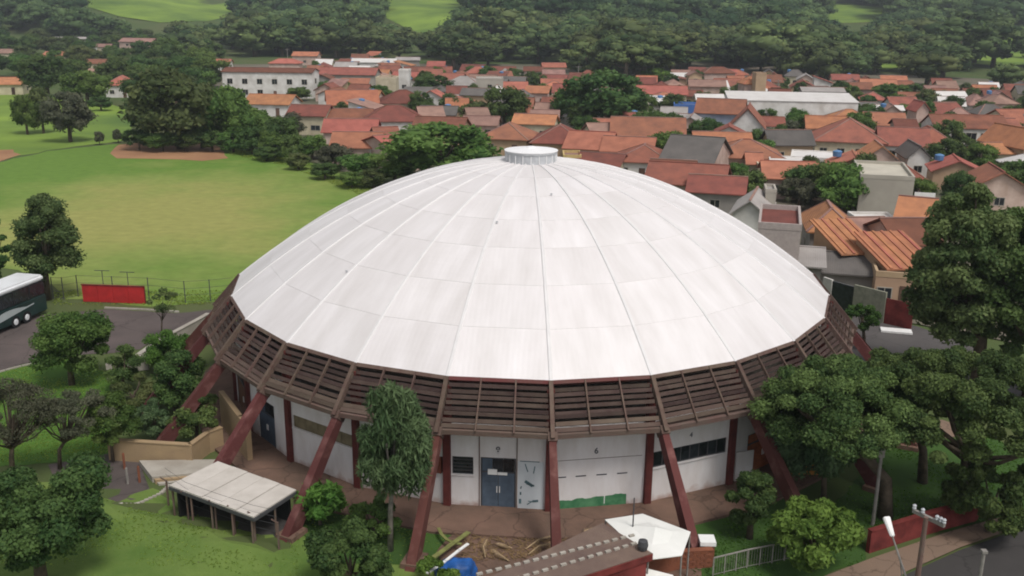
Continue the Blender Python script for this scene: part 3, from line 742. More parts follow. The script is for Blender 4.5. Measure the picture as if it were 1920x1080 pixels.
# ------------------------------------------------------------------ trees
def ico(sub=1):
    bm = bmesh.new(); bmesh.ops.create_icosphere(bm, subdivisions=sub, radius=1.0)
    V = np.array([v.co[:] for v in bm.verts]); F = np.array([[v.index for v in f.verts] for f in bm.faces]); bm.free(); return V, F


ICO1, ICO2 = ico(1), ico(2)


def clumps(n, R, style, rs):
    """centres and radii of leaf clumps that fill a crown of half sizes R"""
    C = []
    while len(C) < n:
        p = rs.uniform(-1, 1, 3); d = np.linalg.norm(p)
        if d > 1 or d < 0.30: continue
        if style == 'umbrella' and (p[2] < -0.35 or (p[2] < 0.15 and rs.rand() < 0.35)): continue
        if style == 'round' and p[2] < -0.75: continue
        if style == 'dome' and p[2] < -0.1 and np.hypot(p[0], p[1]) < 0.6: continue
        p = p / d * (d ** 0.55)
        if style == 'pear': p[:2] *= 1.05 - 0.62 * (p[2] * .5 + .5) ** 1.3
        C.append(p * 0.80)
    C = np.array(C); C[:, :] += rs.normal(0, 0.04, C.shape)
    return C * np.array(R)


def leaves(C, cr_, per, ls, rs, flat=0.75, droop=0.0, jit=0.65, core=True, icod=ICO1, elong=1.0, tintbias=0.0):
    """quads for leaves on the shells of clumps; returns verts, faces(4 idx), tint per vertex, plus core triangles"""
    n = len(C); N = n * per
    ci = np.repeat(np.arange(n), per)
    d = rs.normal(0, 1, (N, 3)); d[:, 2] = d[:, 2] * 0.8 + 0.35; d /= np.linalg.norm(d, axis=1)[:, None]
    rr_ = cr_[ci] * (0.78 + 0.42 * rs.rand(N) ** 1.6)
    P = C[ci] + d * rr_[:, None] * np.array([1, 1, flat])
    nrm = d + rs.normal(0, jit, (N, 3)); nrm[:, 2] += 0.25; nrm /= np.linalg.norm(nrm, axis=1)[:, None]
    a = rs.normal(0, 1, (N, 3)); a[:, 2] -= droop; t = np.cross(nrm, a)
    if droop: t = a - nrm * (a * nrm).sum(1)[:, None]
    t /= np.linalg.norm(t, axis=1)[:, None] + 1e-9; b = np.cross(nrm, t)
    s = ls * rs.uniform(0.6, 1.4, N)[:, None]
    v0 = P - t * s * elong; v2 = P + t * s * elong; bend = nrm * s * 0.25
    v1 = P + b * s * 0.62 - bend; v3 = P - b * s * 0.62 - bend
    V = np.stack([v0, v1, v2, v3], 1).reshape(-1, 3)
    ctint = rs.uniform(0.0, 0.75, n)
    T = np.clip(ctint[ci] + rs.uniform(-0.25, 0.45, N) + tintbias, 0, 1); T = np.repeat(T, 4)
    F4 = np.arange(N * 4).reshape(-1, 4)
    if core:
        iv, ifc = icod
        off = len(V)
        cv = []
        for i in range(n):
            k = 1 + rs.uniform(-0.16, 0.16, len(iv))
            cv.append(C[i] + iv * k[:, None] * cr_[i] * 0.74 * np.array([1, 1, flat]))
        CV = np.concatenate(cv); CF = np.concatenate([ifc + off + i * len(iv) for i in range(n)])
        T = np.concatenate([T, np.repeat(ctint, len(iv))]); V = np.concatenate([V, CV])
    else: CF = np.zeros((0, 3), int)
    return V, F4, CF, T


def mesh_np(name, V, F4, F3, T, mat):
    me = bpy.data.meshes.new(name)
    n4, n3 = len(F4), len(F3)
    me.vertices.add(len(V)); me.vertices.foreach_set('co', V.astype(np.float32).ravel())
    me.loops.add(n4 * 4 + n3 * 3); me.loops.foreach_set('vertex_index', np.concatenate([F4.ravel(), F3.ravel()]).astype(np.int32))
    me.polygons.add(n4 + n3)
    ls = np.concatenate([np.arange(n4) * 4, n4 * 4 + np.arange(n3) * 3]); me.polygons.foreach_set('loop_start', ls.astype(np.int32))
    at = me.attributes.new('tint', 'FLOAT', 'POINT'); at.data.foreach_set('value', T.astype(np.float32))
    me.materials.append(mat); me.update(calc_edges=True); return me


def trunk_mb(h, r, C, cz, rs, nl=6, lean=(0, 0), fork=None):
    mb = MB(); top = Vector((lean[0], lean[1], cz))
    k = fork if fork else 0.6
    pts = [Vector((0, 0, -0.15)), Vector((lean[0] * .1 + rs.uniform(-.05, .05) * h * .2, lean[1] * .1, h * 0.25)), Vector((lean[0] * .5, lean[1] * .5, cz * k)), top]
    mb.tube(pts, [r * 1.35, r, r * 0.8, r * 0.35], 8)
    idx = rs.permutation(len(C))[:nl]
    for i in idx:
        c = Vector(C[i]) + Vector((lean[0], lean[1], cz)); s = pts[1].lerp(pts[2], rs.uniform(0.5, 1.0))
        m = s.lerp(c, 0.5) + Vector((0, 0, -0.04 * h))
        mb.tube([s, m, c], [r * 0.5, r * 0.33, r * 0.12], 6)
    return mb


TREE_N = [0]


def tree(name, label, cat, base, box, mat, style='round', ncl=28, per=260, ls=0.16, crs=0.30, seed=1, trunk=BARK, tr=None, wy=None, flat=0.75,
         droop=0.0, elong=1.0, nl=7, depth=1.0, group=None, z0=None, core=True, jit=0.65):
    """a tree of its own: base = photo pixel of its foot, box = (left, right, top, bottom) pixels of the crown"""
    rs = np.random.RandomState(seed)
    b = G(*base); z = zt(b.x, b.y)
    if z > 0.01: b = G(base[0], base[1], z)
    b.z = z
    wy_ = b.y if wy is None else wy
    c = AT((box[0] + box[1]) / 2, (box[2] + box[3]) / 2, wy_); s = SC(c)
    rx = (box[1] - box[0]) / 2 * s; rz = (box[3] - box[2]) / 2 * s / math.cos(PITCH) * 0.97
    R = (rx * 1.0, rx * 1.0 * depth, rz * 1.0)
    cz = max(c.z - z, rz * 0.9)
    C = clumps(ncl, R, style, rs)
    cr_ = crs * min(R[0], max(R[2], R[0] * 0.5)) * rs.uniform(0.6, 1.35, ncl)
    V, F4, CF, T = leaves(C, cr_, int(per * 1.9), ls * 0.70, rs, flat, droop, elong=elong, icod=ICO1, core=core, jit=jit)
    lean = (c.x - b.x, c.y - b.y)
    root = empty(name, (b.x, b.y, z)); tag(root, label, cat, group)
    cm = mesh_np('crown', V + np.array([lean[0], lean[1], cz]), F4, CF, T, mat); link('crown', cm, root)
    H = cz + rz; r = tr or max(0.10, 0.035 * H)
    trunk_mb(H, r, C, cz, rs, nl, lean).build('trunk', trunk, root, smooth=True)
    return root


# --- shared middle-distance tree shapes (height 1, crown half width .5)
def proto(seed, mat, style, ncl, per, ls, crs, R=(0.5, 0.5, 0.42), cz=0.56, icod=ICO1, bark=BARK):
    rs = np.random.RandomState(seed)
    C = clumps(ncl, R, style, rs); cr_ = crs * rs.uniform(0.6, 1.35, ncl)
    V, F4, CF, T = leaves(C, cr_, per, ls, rs, 0.8, icod=icod)
    cm = mesh_np('crown', V + np.array([0, 0, cz]), F4, CF, T, mat)
    tm = trunk_mb(1.0, 0.035, C, cz, rs, 4).mesh('trunk', bark, True)
    return cm, tm, (V + np.array([0, 0, cz]), F4, CF, T)


PRO = {}
for nm, mat in (('dark', LF_DARK), ('mid', LF_MID), ('olive', LF_OLIVE), ('grey', LF_GREY), ('light', LF_LIGHT)):
    PRO[nm] = [proto(100 + i * 7 + len(nm), mat, 'round', 40, 110, 0.030, 0.145) for i in range(3)]
FAR = [proto(300 + i, LF_FOREST, ('round', 'umbrella', 'round')[i % 3], (34, 40, 26)[i % 3], (30, 26, 36)[i % 3], 0.034, (0.15, 0.12, 0.19)[i % 3]) for i in range(7)]


def place_tree(pr, pos, w, h, name, label, cat='tree', group=None, trunk=True):
    root = empty(name, pos, rnd.uniform(0, 2 * PI)); root.scale = (w, w, h); tag(root, label, cat, group)
    link('crown', pr[0], root)
    if trunk: link('trunk', pr[1], root)
    return root


def mid_tree(kind, base, wpx, hpx, label, name='round_tree', group=None, cat='tree', i=None):
    b = GT(*base); s = SC(b); pr = PRO[kind][rnd.randrange(3) if i is None else i]
    return place_tree(pr, (b.x, b.y, zt(b.x, b.y)), wpx * s * 1.02, hpx * s / math.cos(PITCH * 0.8) * 1.03, name, label, cat, group)
# ------------------------------------------------------------------ near trees and shrubs
tree('broadleaf_tree', 'dark green broadleaf tree filling the lower left corner of the lawn', 'tree', (78, 1095), (-60, 225, 850, 1060), LF_DARK, ncl=46, per=330, ls=0.13, crs=0.27, seed=3, tr=0.22, nl=9)
tree('half_bare_tree', 'wide half bare tree with grey branches above the lower left tree', 'tree', (25, 905), (-60, 110, 705, 850), LF_GREY, style='umbrella', ncl=60, per=150, ls=0.07, crs=0.20, seed=5, trunk=BARK, tr=0.13, nl=44, core=False)
tree('half_bare_tree', 'half bare forked tree with brownish twigs beside the asphalt path', 'tree', (112, 880), (60, 225, 730, 830), LF_GREY, style='umbrella', ncl=60, per=120, ls=0.07, crs=0.20, seed=6, trunk=BARK, tr=0.10, nl=44, core=False)
tree('small_tree', 'small leafy tree growing at the left end of the tan wall', 'tree', (212, 866), (150, 262, 735, 842), LF_MID, ncl=26, per=160, ls=0.10, crs=0.27, seed=8, tr=0.08)
tree('bushy_tree', 'round bushy green tree between the car park and the grass slope', 'tree', (135, 722), (62, 208, 572, 705), LF_MID, ncl=38, per=250, ls=0.14, crs=0.27, seed=9, tr=0.18)
tree('conical_shrub', 'dark bluish conical shrub beside the pale block', 'shrub', (232, 735), (200, 268, 642, 728), LF_DARK, ncl=20, per=170, ls=0.11, crs=0.33, seed=10)
tree('garden_bush', 'yellow green bush above the leftmost red leg', 'bush', (320, 700), (270, 370, 612, 700), LF_LIGHT, ncl=26, per=170, ls=0.11, crs=0.30, seed=12)
tree('garden_bush', 'dark leafy shrub growing between the two leftmost red legs', 'bush', (330, 770), (285, 392, 655, 765), LF_DARK, ncl=26, per=170, ls=0.12, crs=0.30, seed=13)
tree('garden_bush', 'bluish green shrub just above the tan wall', 'bush', (300, 830), (240, 330, 745, 818), LF_PALM, ncl=22, per=160, ls=0.12, crs=0.30, seed=14)
tree('garden_bush', 'deep green shrub under the second red leg', 'bush', (370, 830), (318, 425, 735, 815), LF_DARK, ncl=22, per=160, ls=0.12, crs=0.30, seed=15)
tree('garden_bush', 'grey brown scrub patch left of the leftmost red leg', 'bush', (250, 760), (205, 300, 700, 765), LF_OLIVE, ncl=20, per=130, ls=0.10, crs=0.30, seed=16)
tree('slender_tree', 'slender young tree at the edge of the car park', 'tree', (304, 640), (275, 335, 540, 590), LF_OLIVE, ncl=12, per=70, ls=0.10, crs=0.30, seed=17, core=False, tr=0.06)
tree('tall_tree', 'tall dark tree standing behind the coach', 'tree', (90, 562), (14, 156, 346, 542), LF_OLIVE, style='pear', ncl=70, per=110, ls=0.17, crs=0.24, seed=18, tr=0.25, jit=0.8)
tree('tall_tree', 'tree cut by the left edge of the photograph above the coach', 'tree', (-12, 560), (-60, 22, 385, 545), LF_DARK, ncl=26, per=150, ls=0.18, crs=0.26, seed=19, tr=0.2)
# drooping tree in front of the wall
tree('drooping_tree', 'tree with drooping feathery crown and forked trunk before the white wall', 'tree', (732, 1034), (650, 832, 698, 940), LF_PALM, style='pear', ncl=80, per=150, ls=0.095, crs=0.19, seed=21,
     tr=0.12, droop=2.8, elong=3.4, flat=1.4, jit=0.9, core=False, trunk=BARK_L, nl=10)
tree('garden_bush', 'lime green broad leaved plant beside the white shelter', 'bush', (600, 985), (556, 650, 898, 985), LF_LIGHT, ncl=18, per=60, ls=0.22, crs=0.34, seed=22, core=False, elong=1.5, tr=0.08)
tree('garden_bush', 'large dark green bush at the bottom middle of the photograph', 'bush', (660, 1120), (568, 745, 975, 1110), LF_DARK, ncl=34, per=240, ls=0.12, crs=0.28, seed=23)
tree('garden_bush', 'low shaded shrub between the forked trunk and the red leg', 'bush', (700, 1010), (640, 770, 935, 1010), LF_MID, ncl=20, per=150, ls=0.11, crs=0.3, seed=24)
tree('garden_bush', 'bright green grass clump in front of the blue tarpaulin', 'bush', (800, 1120), (745, 880, 1058, 1115), LF_LIGHT, ncl=18, per=150, ls=0.10, crs=0.3, seed=25)
# right side
tree('spreading_tree', 'wide spreading tree hiding the right end of the skirt', 'tree', (1660, 972), (1415, 1740, 664, 880), LF_CANOPY, style='umbrella', ncl=110, per=345, ls=0.112, crs=0.21, seed=31, tr=0.30, flat=0.7, nl=12)
tree('spreading_tree', 'broad flat topped tree at the right edge above the lawn', 'tree', (1800, 965), (1590, 2050, 648, 880), LF_CANOPY, style='umbrella', ncl=150, per=330, ls=0.12, crs=0.17, seed=32, tr=0.30, flat=0.7, nl=12)
tree('drooping_tree', 'olive drooping tree before the orange gate', 'tree', (1545, 940), (1440, 1610, 740, 900), LF_PALM, ncl=34, per=230, ls=0.13, crs=0.27, seed=33, tr=0.13, droop=1.2, elong=1.8, flat=1.0)
tree('dark_shrub', 'dark narrow shrub tree beside the right white wall', 'shrub', (1405, 1010), (1365, 1452, 868, 1000), LF_DARK, ncl=26, per=200, ls=0.11, crs=0.30, seed=34)
tree('round_shrub', 'bright green rounded shrub tree behind the wire fence', 'shrub', (1520, 1068), (1425, 1630, 935, 1060), LF_LIGHT, ncl=36, per=170, ls=0.16, crs=0.28, seed=35, elong=1.3, tr=0.12)
tree('dark_shrub', 'dark glossy shrub mass at the right edge beside the street', 'shrub', (1850, 1000), (1752, 1990, 862, 985), LF_DARK, ncl=40, per=220, ls=0.15, crs=0.25, seed=36)
tree('spreading_tree', 'middle tree joining the two spreading crowns on the right', 'tree', (1730, 905), (1570, 1830, 652, 800), LF_CANOPY, style='umbrella', ncl=90, per=270, ls=0.12, crs=0.20, seed=41, tr=0.22, flat=0.7, nl=10)
tree('street_tree', 'small round street tree behind the right end of the arena', 'tree', (1618, 655), (1582, 1654, 565, 622), LF_MID, ncl=18, per=120, ls=0.12, crs=0.30, seed=37)
tree('big_tree', 'towering dark tree at the right edge of the photograph', 'tree', (1830, 735), (1705, 1905, 318, 690), LF_OLIVE, ncl=110, per=260, ls=0.20, crs=0.22, seed=38, tr=0.4, nl=12)
tree('big_tree', 'second towering tree cut by the right edge', 'tree', (1930, 745), (1820, 2060, 345, 720), LF_DARK, ncl=100, per=240, ls=0.20, crs=0.22, seed=39, tr=0.4, nl=12)


# ------------------------------------------------------------------ foreground objects
def vert_scale(p): return SC(p) / math.cos(PITCH)


# white flat shelter at the left
SH = [(317, 911), (408, 866), (556, 920), (476, 971)]
zr_ = 1.8
sp = [G(px, py, zr_) for px, py in SH]
c0 = sum((Vector(p) for p in sp), Vector()) / 4
sh = empty('shelter', (c0.x, c0.y, 0)); tag(sh, 'low open sided shelter with flat white roof behind the post fence', 'shelter')
rel = [(p.x - c0.x, p.y - c0.y) for p in sp]
# roof of three sheets side by side
def lp(a, b, t): return (a[0] + (b[0] - a[0]) * t, a[1] + (b[1] - a[1]) * t)
for i in range(5):
    t0, t1 = i / 5 + 0.004, (i + 1) / 5 - 0.004
    q = [lp(rel[0], rel[3], t0), lp(rel[0], rel[3], t1), lp(rel[1], rel[2], t1), lp(rel[1], rel[2], t0)]
    MB().prism(q, zr_ - 0.02, zr_ + 0.05 + 0.02 * (i % 2)).build('roof_panel', M_WHITEM, sh)
fas = MB()
for i in range(4):
    a = Vector((*rel[i], zr_ - 0.12)); b = Vector((*rel[(i + 1) % 4], zr_ - 0.12)); fas.beam(a, b, 0.06, 0.16)
fas.build('fascia', M_FRAME, sh)
for i in range(4):
    a, b = rel[i], rel[(i + 1) % 4]
    for t in ((0.02, 0.5) if i % 2 == 0 else (0.02, 0.25, 0.5, 0.75)):
        p = lp(lp(a, b, t), (0, 0), 0.03); MB().beam((p[0], p[1], 0), (p[0], p[1], zr_ - 0.1), 0.08, 0.08).build('post', M_RING, sh)
q = [lp(p, (0, 0), 0.12) for p in rel]
back = MB(); back.beam((*q[1], 0.7), (*q[2], 0.7), 0.12, 1.4); back.beam((*q[0], 0.7), (*q[1], 0.7), 0.12, 1.4); back.build('shade_back_wall', M_BLACK, sh)  # walls coloured black to give the deep shade beneath the roof
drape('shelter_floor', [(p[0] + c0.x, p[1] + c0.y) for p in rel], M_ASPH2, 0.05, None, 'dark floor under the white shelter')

# fence of concrete posts with bent tops before the shelter
fp = [G(314, 925, 0.75), G(352, 953, .75), G(405, 973, .75), G(440, 985, 0.75), G(478, 998, 0.75), G(522, 1008, 0.75)]
fe = empty('post_fence', tuple(fp[0])); tag(fe, 'wire fence of concrete posts with bent tops before the shelter', 'fence')
f0 = fp[0]
for p in fp:
    z = zt(p.x, p.y); a = Vector((p.x - f0.x, p.y - f0.y, z - f0.z))
    o = MB().beam(a, a + Vector((0, 0, 1.5)), 0.08, 0.08).beam(a + Vector((0, 0, 1.46)), a + Vector((-0.22, -0.18, 1.75)), 0.06, 0.06).build('post', M_RING, fe)
w = MB()
for i in range(len(fp) - 1):
    a, b = fp[i] - f0, fp[i + 1] - f0
    for h in (0.3, 0.7, 1.1, 1.45): w.beam(a + Vector((0, 0, h)), b + Vector((0, 0, h)), 0.012, 0.012)
w.build('wire', M_FRAME, fe)
tag(fe.children[-1], kind='stuff')

# kerb stones along the lawn
ks = [G(222, 944, 0.4), G(262, 932, 0.4), G(300, 918, 0.3), G(318, 905, 0.2)]
ke = empty('kerb_stones', tuple(ks[0])); tag(ke, 'row of small whitish kerb stones along the lawn edge', 'kerb')
for i in range(len(ks) - 1):
    for j in range(5):
        p = ks[i].lerp(ks[i + 1], (j + 0.5) / 5); z = zt(p.x, p.y)
        MB().box(-0.10, 0.10, -0.07, 0.07, -0.05, 0.08).build('stone', M_CONC, ke, (p.x - ks[0].x, p.y - ks[0].y, z - ks[0].z + 0.04), (rnd.uniform(-.1, .1), rnd.uniform(-.1, .1), rnd.uniform(0.2, 0.7)))


def wall_run(name, pts, h, th, mat, label, cat='wall', z0=0.0, coping=None, hs=None):
    root = empty(name, (pts[0].x, pts[0].y, z0)); tag(root, label, cat)
    mb = MB(); cb = MB()
    for i in range(len(pts) - 1):
        a = pts[i] - pts[0]; b = pts[i + 1] - pts[0]; a.z = b.z = 0
        d = (b - a).normalized() * (th / 2 if i < len(pts) - 2 else 0)
        ha = hs[i] if hs else h
        mb.beam(a + Vector((0, 0, ha / 2 - 0.05)), b + d + Vector((0, 0, ha / 2 - 0.05)), th, ha + 0.1)
        if coping: cb.beam(a + Vector((0, 0, ha + 0.035)), b + Vector((0, 0, ha + 0.035)), th + 0.08, 0.06)
    mb.build('wall_body', mat, root)
    if coping: cb.build('coping', coping, root)
    return root


wall_run('retaining_wall', [G(207, 862), G(360, 872), G(392, 848), G(418, 838)], 1.25, 0.25, M_TANW, 'tan rendered wall at the foot of the second red leg', coping=M_TANW)
wall_run('parapet_wall', [G(262, 690), G(300, 662), G(372, 622), G(392, 610)], 1.0, 0.3, M_CONC, 'cream parapet running from the car park to the skirt', coping=M_CONC)
wall_run('retaining_wall', [G(420, 800), G(455, 850), G(470, 868)], 2.4, 0.3, M_TANW, 'stained tan wall under the left end of the skirt')
b = MB().box(-0.7, 0.7, -0.5, 0.5, 0, 1.0).build('pale_block', M_CONC, None, tuple(G(260, 692)), (0, 0, 0.4)); bevel(b, 0.05); tag(b, 'pale concrete block beside the conical shrub', 'block')
b = MB().box(-0.2, 0.2, -0.2, 0.2, 0, 1.2).build('gate_pillar', M_CONC, None, tuple(G(207, 712)), (0, 0, 0.4)); bevel(b, 0.03); tag(b, 'slim white pillar left of the conical shrub', 'pillar')
# ramp and steps under the tan wall
st = empty('ramp_steps', tuple(G(330, 880))); tag(st, 'pale concrete ramp and steps below the tan wall', 'steps')
for i in range(3):
    pp = [(262 + 10 * i, 874 + 10 * i), (405 + 8 * i, 872 + 9 * i), (395 - 16 * i, 896 + 4 * i), (286 + 6 * i, 905 + 3 * i)]
    q = [(p[0] - st.location.x, p[1] - st.location.y) for p in gp(*pp)]
    MB().prism(q, -0.05, 0.36 - 0.12 * i).build('step', (M_CONC, M_TANW, M_CONC)[i], st)
for (px, py, nm) in ((240, 908, 'white'), (234, 880, 'b'), (262, 905, 'c')):
    b = MB().lathe([(0.07, 0), (0.07, 0.95), (0.03, 1.02)], 8).build('bollard', M_POST if nm == 'white' else M_BRICKW, None, tuple(G(px, py)))
    tag(b, {'white': 'pale short post at the end of the asphalt path', 'b': 'brown post against the left end of the tan wall', 'c': 'brown post in front of the concrete ramp'}[nm], 'post')

# red board and fence by the field
pa, pb = G(157, 566), G(272, 570); d = pb - pa; L = d.length; rz = math.atan2(d.y, d.x)
rb = empty('red_board', tuple(pa), rz); tag(rb, 'long red painted board beside the playing field', 'board')
n = 4
for i in range(n): MB().box(L * i / n + .01, L * (i + 1) / n - .01, -0.06, 0.06, 0.05, 1.55).build('board_panel', M_REDP, rb)
for i in range(n + 1): MB().box(L * i / n - .05, L * i / n + .05, 0.065, 0.16, 0, 1.6).build('post', M_REDW, rb)
MB().box(-0.05, L + 0.05, -0.10, 0.10, 1.56, 1.63).build('top_rail', M_REDW, rb)

fpts = [G(100, 560), G(120, 561), G(147, 556), G(280, 561), G(348, 568), G(395, 565), G(440, 560)]
ff = empty('field_fence', tuple(fpts[0])); tag(ff, 'thin wire fence along the near side of the playing field', 'fence')
for i in range(len(fpts) - 1):
    a, b = fpts[i] - fpts[0], fpts[i + 1] - fpts[0]; n = max(1, int((b - a).length / 2.4))
    for j in range(n):
        p = a.lerp(b, j / n); MB().beam(p, p + Vector((0, 0, 2.0)), 0.06, 0.06).build('post', M_FRAME, ff)
w = MB()
for i in range(len(fpts) - 1):
    a, b = fpts[i] - fpts[0], fpts[i + 1] - fpts[0]
    for h in (0.1, 0.7, 1.3, 1.95): w.beam(a + Vector((0, 0, h)), b + Vector((0, 0, h)), 0.02, 0.02)
tag(w.build('wire', M_FRAME, ff), kind='stuff')
for i, (px, py) in enumerate(((195, 545), (242, 548))):
    p = G(px, py); o = MB().beam((0, 0, 0), (0, 0, 1.9), .05, .05).beam((-.7, 0, 1.9), (.7, 0, 1.9), .06, .05).build('field_post', M_FRAME, None, tuple(p), (0, 0, rz))
    tag(o, ('thin crossbar post above the left part of the red board', 'thin crossbar post above the right part of the red board')[i], 'post', 'crossbar posts beside the field')
# pale kerbs of the car park
for pts_, lab in (([G(196, 578), G(262, 581), G(336, 586)], 'pale kerb between the car park and the field fence'), ([G(-20, 704), G(40, 688), G(120, 671)], 'pale kerb along the near side of the car park')):
    r0_ = pts_[0]; ke_ = empty('kerb', tuple(r0_)); tag(ke_, lab, 'kerb')
    for i in range(len(pts_) - 1):
        L_ = (pts_[i + 1] - pts_[i]).length; n_ = max(1, int(L_ / 1.0)); dd = (pts_[i + 1] - pts_[i]) / n_
        for j in range(n_):
            p = pts_[i] + dd * j - r0_; MB().beam(p + dd * .02 + Vector((0, 0, .05)), p + dd * .98 + Vector((0, 0, .05)), .15, .16).build('kerb_stone', M_CONC, ke_)

# white posts along the far right side of the field
wp = [(443, 277, 40), (463, 282, 44), (490, 288, 34), (517, 296, 32), (560, 318, 30), (695, 312, 30)]
gq = 'tall pale posts along the right side of the field'
for i, (px, py, h) in enumerate(wp):
    p = G(px, py); H = h * SC(p) / .96
    o = MB().tube([(0, 0, -.1), (0, 0, H)], [0.16, 0.12], 7).beam((-.5, 0, H - .1), (.5, 0, H - .1), .08, .08).build('tall_post', M_POST, None, tuple(p))
    tag(o, ['pale post nearest the dirt patch at the field edge', 'tall pale post second from the dirt patch', 'pale post third from the dirt patch', 'pale post among bushes below the cream house', 'pale post where the field edge turns down',
            'white post beside the salmon roof lane'][i], 'post', gq)

# coach
pa, pb = G(-52, 652), G(92, 588); d = (pb - pa).normalized(); rz = math.atan2(d.y, d.x)
bus = empty('coach', tuple(pb), rz); tag(bus, 'long dark green and white coach parked at the left edge', 'coach')
LBUS, WB, HB = 12.6, 2.6, 3.45
def bus_profile(x0, x1, y0, y1, z0, z1): return MB().box(x0, x1, y0, y1, z0, z1)
M_BUSG = nmat('coach_green', (0.012, 0.035, 0.033), 0.3, 0.2, 0.5, spec=0.5); M_BUSW = nmat('coach_white', (0.72, 0.73, 0.74), 0.35, 0.04, 1, spec=0.5)
bb = MB().box(-LBUS, 0, 0, WB, 0.35, 1.85).build('body', M_BUSG, bus); bevel(bb, 0.12, 2)
bb = MB().box(-LBUS + .06, -0.06, 0.05, WB - 0.05, 1.855, 2.98).build('window_band', M_GLASS, bus); bevel(bb, 0.08, 2)
bb = MB().box(-LBUS, 0, 0, WB, 2.985, HB).build('roof', M_BUSW, bus); bevel(bb, 0.16, 3)
bb = MB().box(-LBUS * .62, -LBUS * .42, 0.5, WB - 0.5, HB, HB + .18).build('roof_unit', M_BUSW, bus); bevel(bb, 0.06, 2)
for i in range(6): MB().box(-1.9 - i * 1.9 - .05, -1.9 - i * 1.9 + .05, 0.03, 0.048, 1.87, 2.96).build('pillar', M_BLACK, bus)
sw = MB(); xs = np.linspace(-7.6, -1.6, 14)
for i in range(13):
    a, b = xs[i], xs[i + 1]; f = (i / 12); lo = 0.75 + 0.55 * f; hi = lo + 0.10 + 0.50 * math.sin(PI * min(1, f * 1.05 + 0.02))
    f2 = (i + 1) / 12.; lo2 = 0.75 + 0.55 * f2; hi2 = lo2 + 0.10 + 0.50 * math.sin(PI * min(1, f2 * 1.05 + 0.02))
    sw.add([(a, -0.006, lo), (b, -0.006, lo2), (b, -0.006, hi2), (a, -0.006, hi), (a, -.001, lo), (b, -.001, lo2), (b, -.001, hi2), (a, -.001, hi)], [(0, 1, 2, 3), (3, 2, 6, 7), (0, 4, 5, 1)])
sw.build('swoosh', nmat('coach_grey', (0.38, 0.42, 0.42), 0.4, 0.05, 1), bus)
for x in (-2.6, -3.9, -9.6):
    for y in (0.0, WB - 0.28):
        wh = MB(); 
        ring = [(math.cos(2 * PI * k / 20), math.sin(2 * PI * k / 20)) for k in range(20)]
        vs = [(c * .5, 0, s_ * .5) for c, s_ in ring] + [(c * .5, .28, s_ * .5) for c, s_ in ring]
        wh.add(vs, [tuple(range(20)), tuple(range(39, 19, -1))] + [(k, 20 + k, 20 + (k + 1) % 20, (k + 1) % 20) for k in range(20)])
        ww = wh.build('wheel', M_BLACK, bus, (x, y - (0.02 if y == 0 else -0.02), 0.5))
        MB().lathe([(0.26, 0), (0.22, 0.03), (0.02, 0.04)], 12).build('rim', M_BUSW, ww, (0, -0.005 if y == 0 else 0.285, 0), (PI / 2 if y == 0 else -PI / 2, 0, 0))
for y in (0.15, WB - .45): MB().box(-0.02, 0.02, y, y + .3, 0.9, 1.15).build('tail_light', M_REDP, bus)
bb = MB().box(-0.05, 0.03, 0.4, WB - .4, 2.0, 2.8).build('rear_window', M_GLASS, bus)

# ---------------- bottom middle: yard with palm debris, brown roof, tent, brick wall
drape('yard', gp((826, 985), (1040, 975), (1140, 968), (1230, 975), (1310, 1030), (1320, 1110), (860, 1110), (815, 1030)), M_APRON, 0.05, None, 'brown concrete yard in front of the arena entrance', 0.05, 30)
DG = 'dry palm fronds lying on the yard'
frs = [((985, 1030), (1040, 1003), 'pale dry palm frond lying closest to the middle red leg'), ((960, 1028), (935, 1018), 'short bent dry frond in the middle of the yard'),
       ((990, 1040), (1035, 1018), 'second long dry frond just below the longest one'), ((910, 1045), (912, 1012), 'upright looking dry frond between the tarpaulin and the debris'),
       ((1092, 1010), (1110, 990), 'thin dry stick at the right side of the yard'), ((955, 1052), (925, 1030), 'thin reddish frond near the dashed roof edge')]
for a, b, lab in frs:
    p, q = G(*a, 0.12), G(*b, 0.3); o = q - p; r_ = empty('palm_frond', tuple(p)); tag(r_, lab, 'palm frond', DG)
    side = Vector((-o.y, o.x, 0)).normalized(); m = o * 0.5 + Vector((0, 0, 0.10)) + side * 0.12
    MB().tube([(0, 0, 0), m, o], [0.035, 0.03, 0.015], 6).build('stalk', M_DRYW, r_)
    lf = MB()
    for i in range(16):
        t = 0.15 + i / 18; c = (m * (2 * t) if t < .5 else m.lerp(o, 2 * t - 1)); L_ = 0.20 * (1 - abs(t - .5))
        for sg in (-1, 1):
            e = c + side * sg * L_ + o.normalized() * 0.18 + Vector((0, 0, -0.05)); k = o.normalized() * 0.018
            lf.add([c - k, c + k, e], [(0, 1, 2)])
    tag(lf.build('leaf_blade', M_DRYW, r_), kind='stuff')
# brown debris heap
rs = np.random.RandomState(4); db = MB()
for i in range(700):
    px = rs.uniform(862, 1075); py = rs.uniform(984, 1052); p = G(px, py, 0.07); a = rs.uniform(0, PI); l = rs.uniform(.1, .45)
    db.beam(p, p + Vector((math.cos(a) * l, math.sin(a) * l, rs.uniform(-.01, .10))), 0.035, 0.012)
tag(db.build('dry_litter', nmat('litter_brown', (0.23, 0.15, 0.075), 0.95, 0.3, 2)), 'scattered dry leaves and twigs on the yard', 'litter', kind='stuff')


def curved_strip(name, pix, z, w, h, mat, label, cat):
    pts = [G(a, b, z) for a, b in pix]; o0 = pts[0].copy(); mb = MB()
    for i in range(len(pts) - 1):
        mb.beam(pts[i] - o0, pts[i + 1] - o0 + (pts[i + 1] - pts[i]).normalized() * 0.03, w, h)
    o = mb.build(name, mat, None, tuple(o0)); tag(o, label, cat); return o


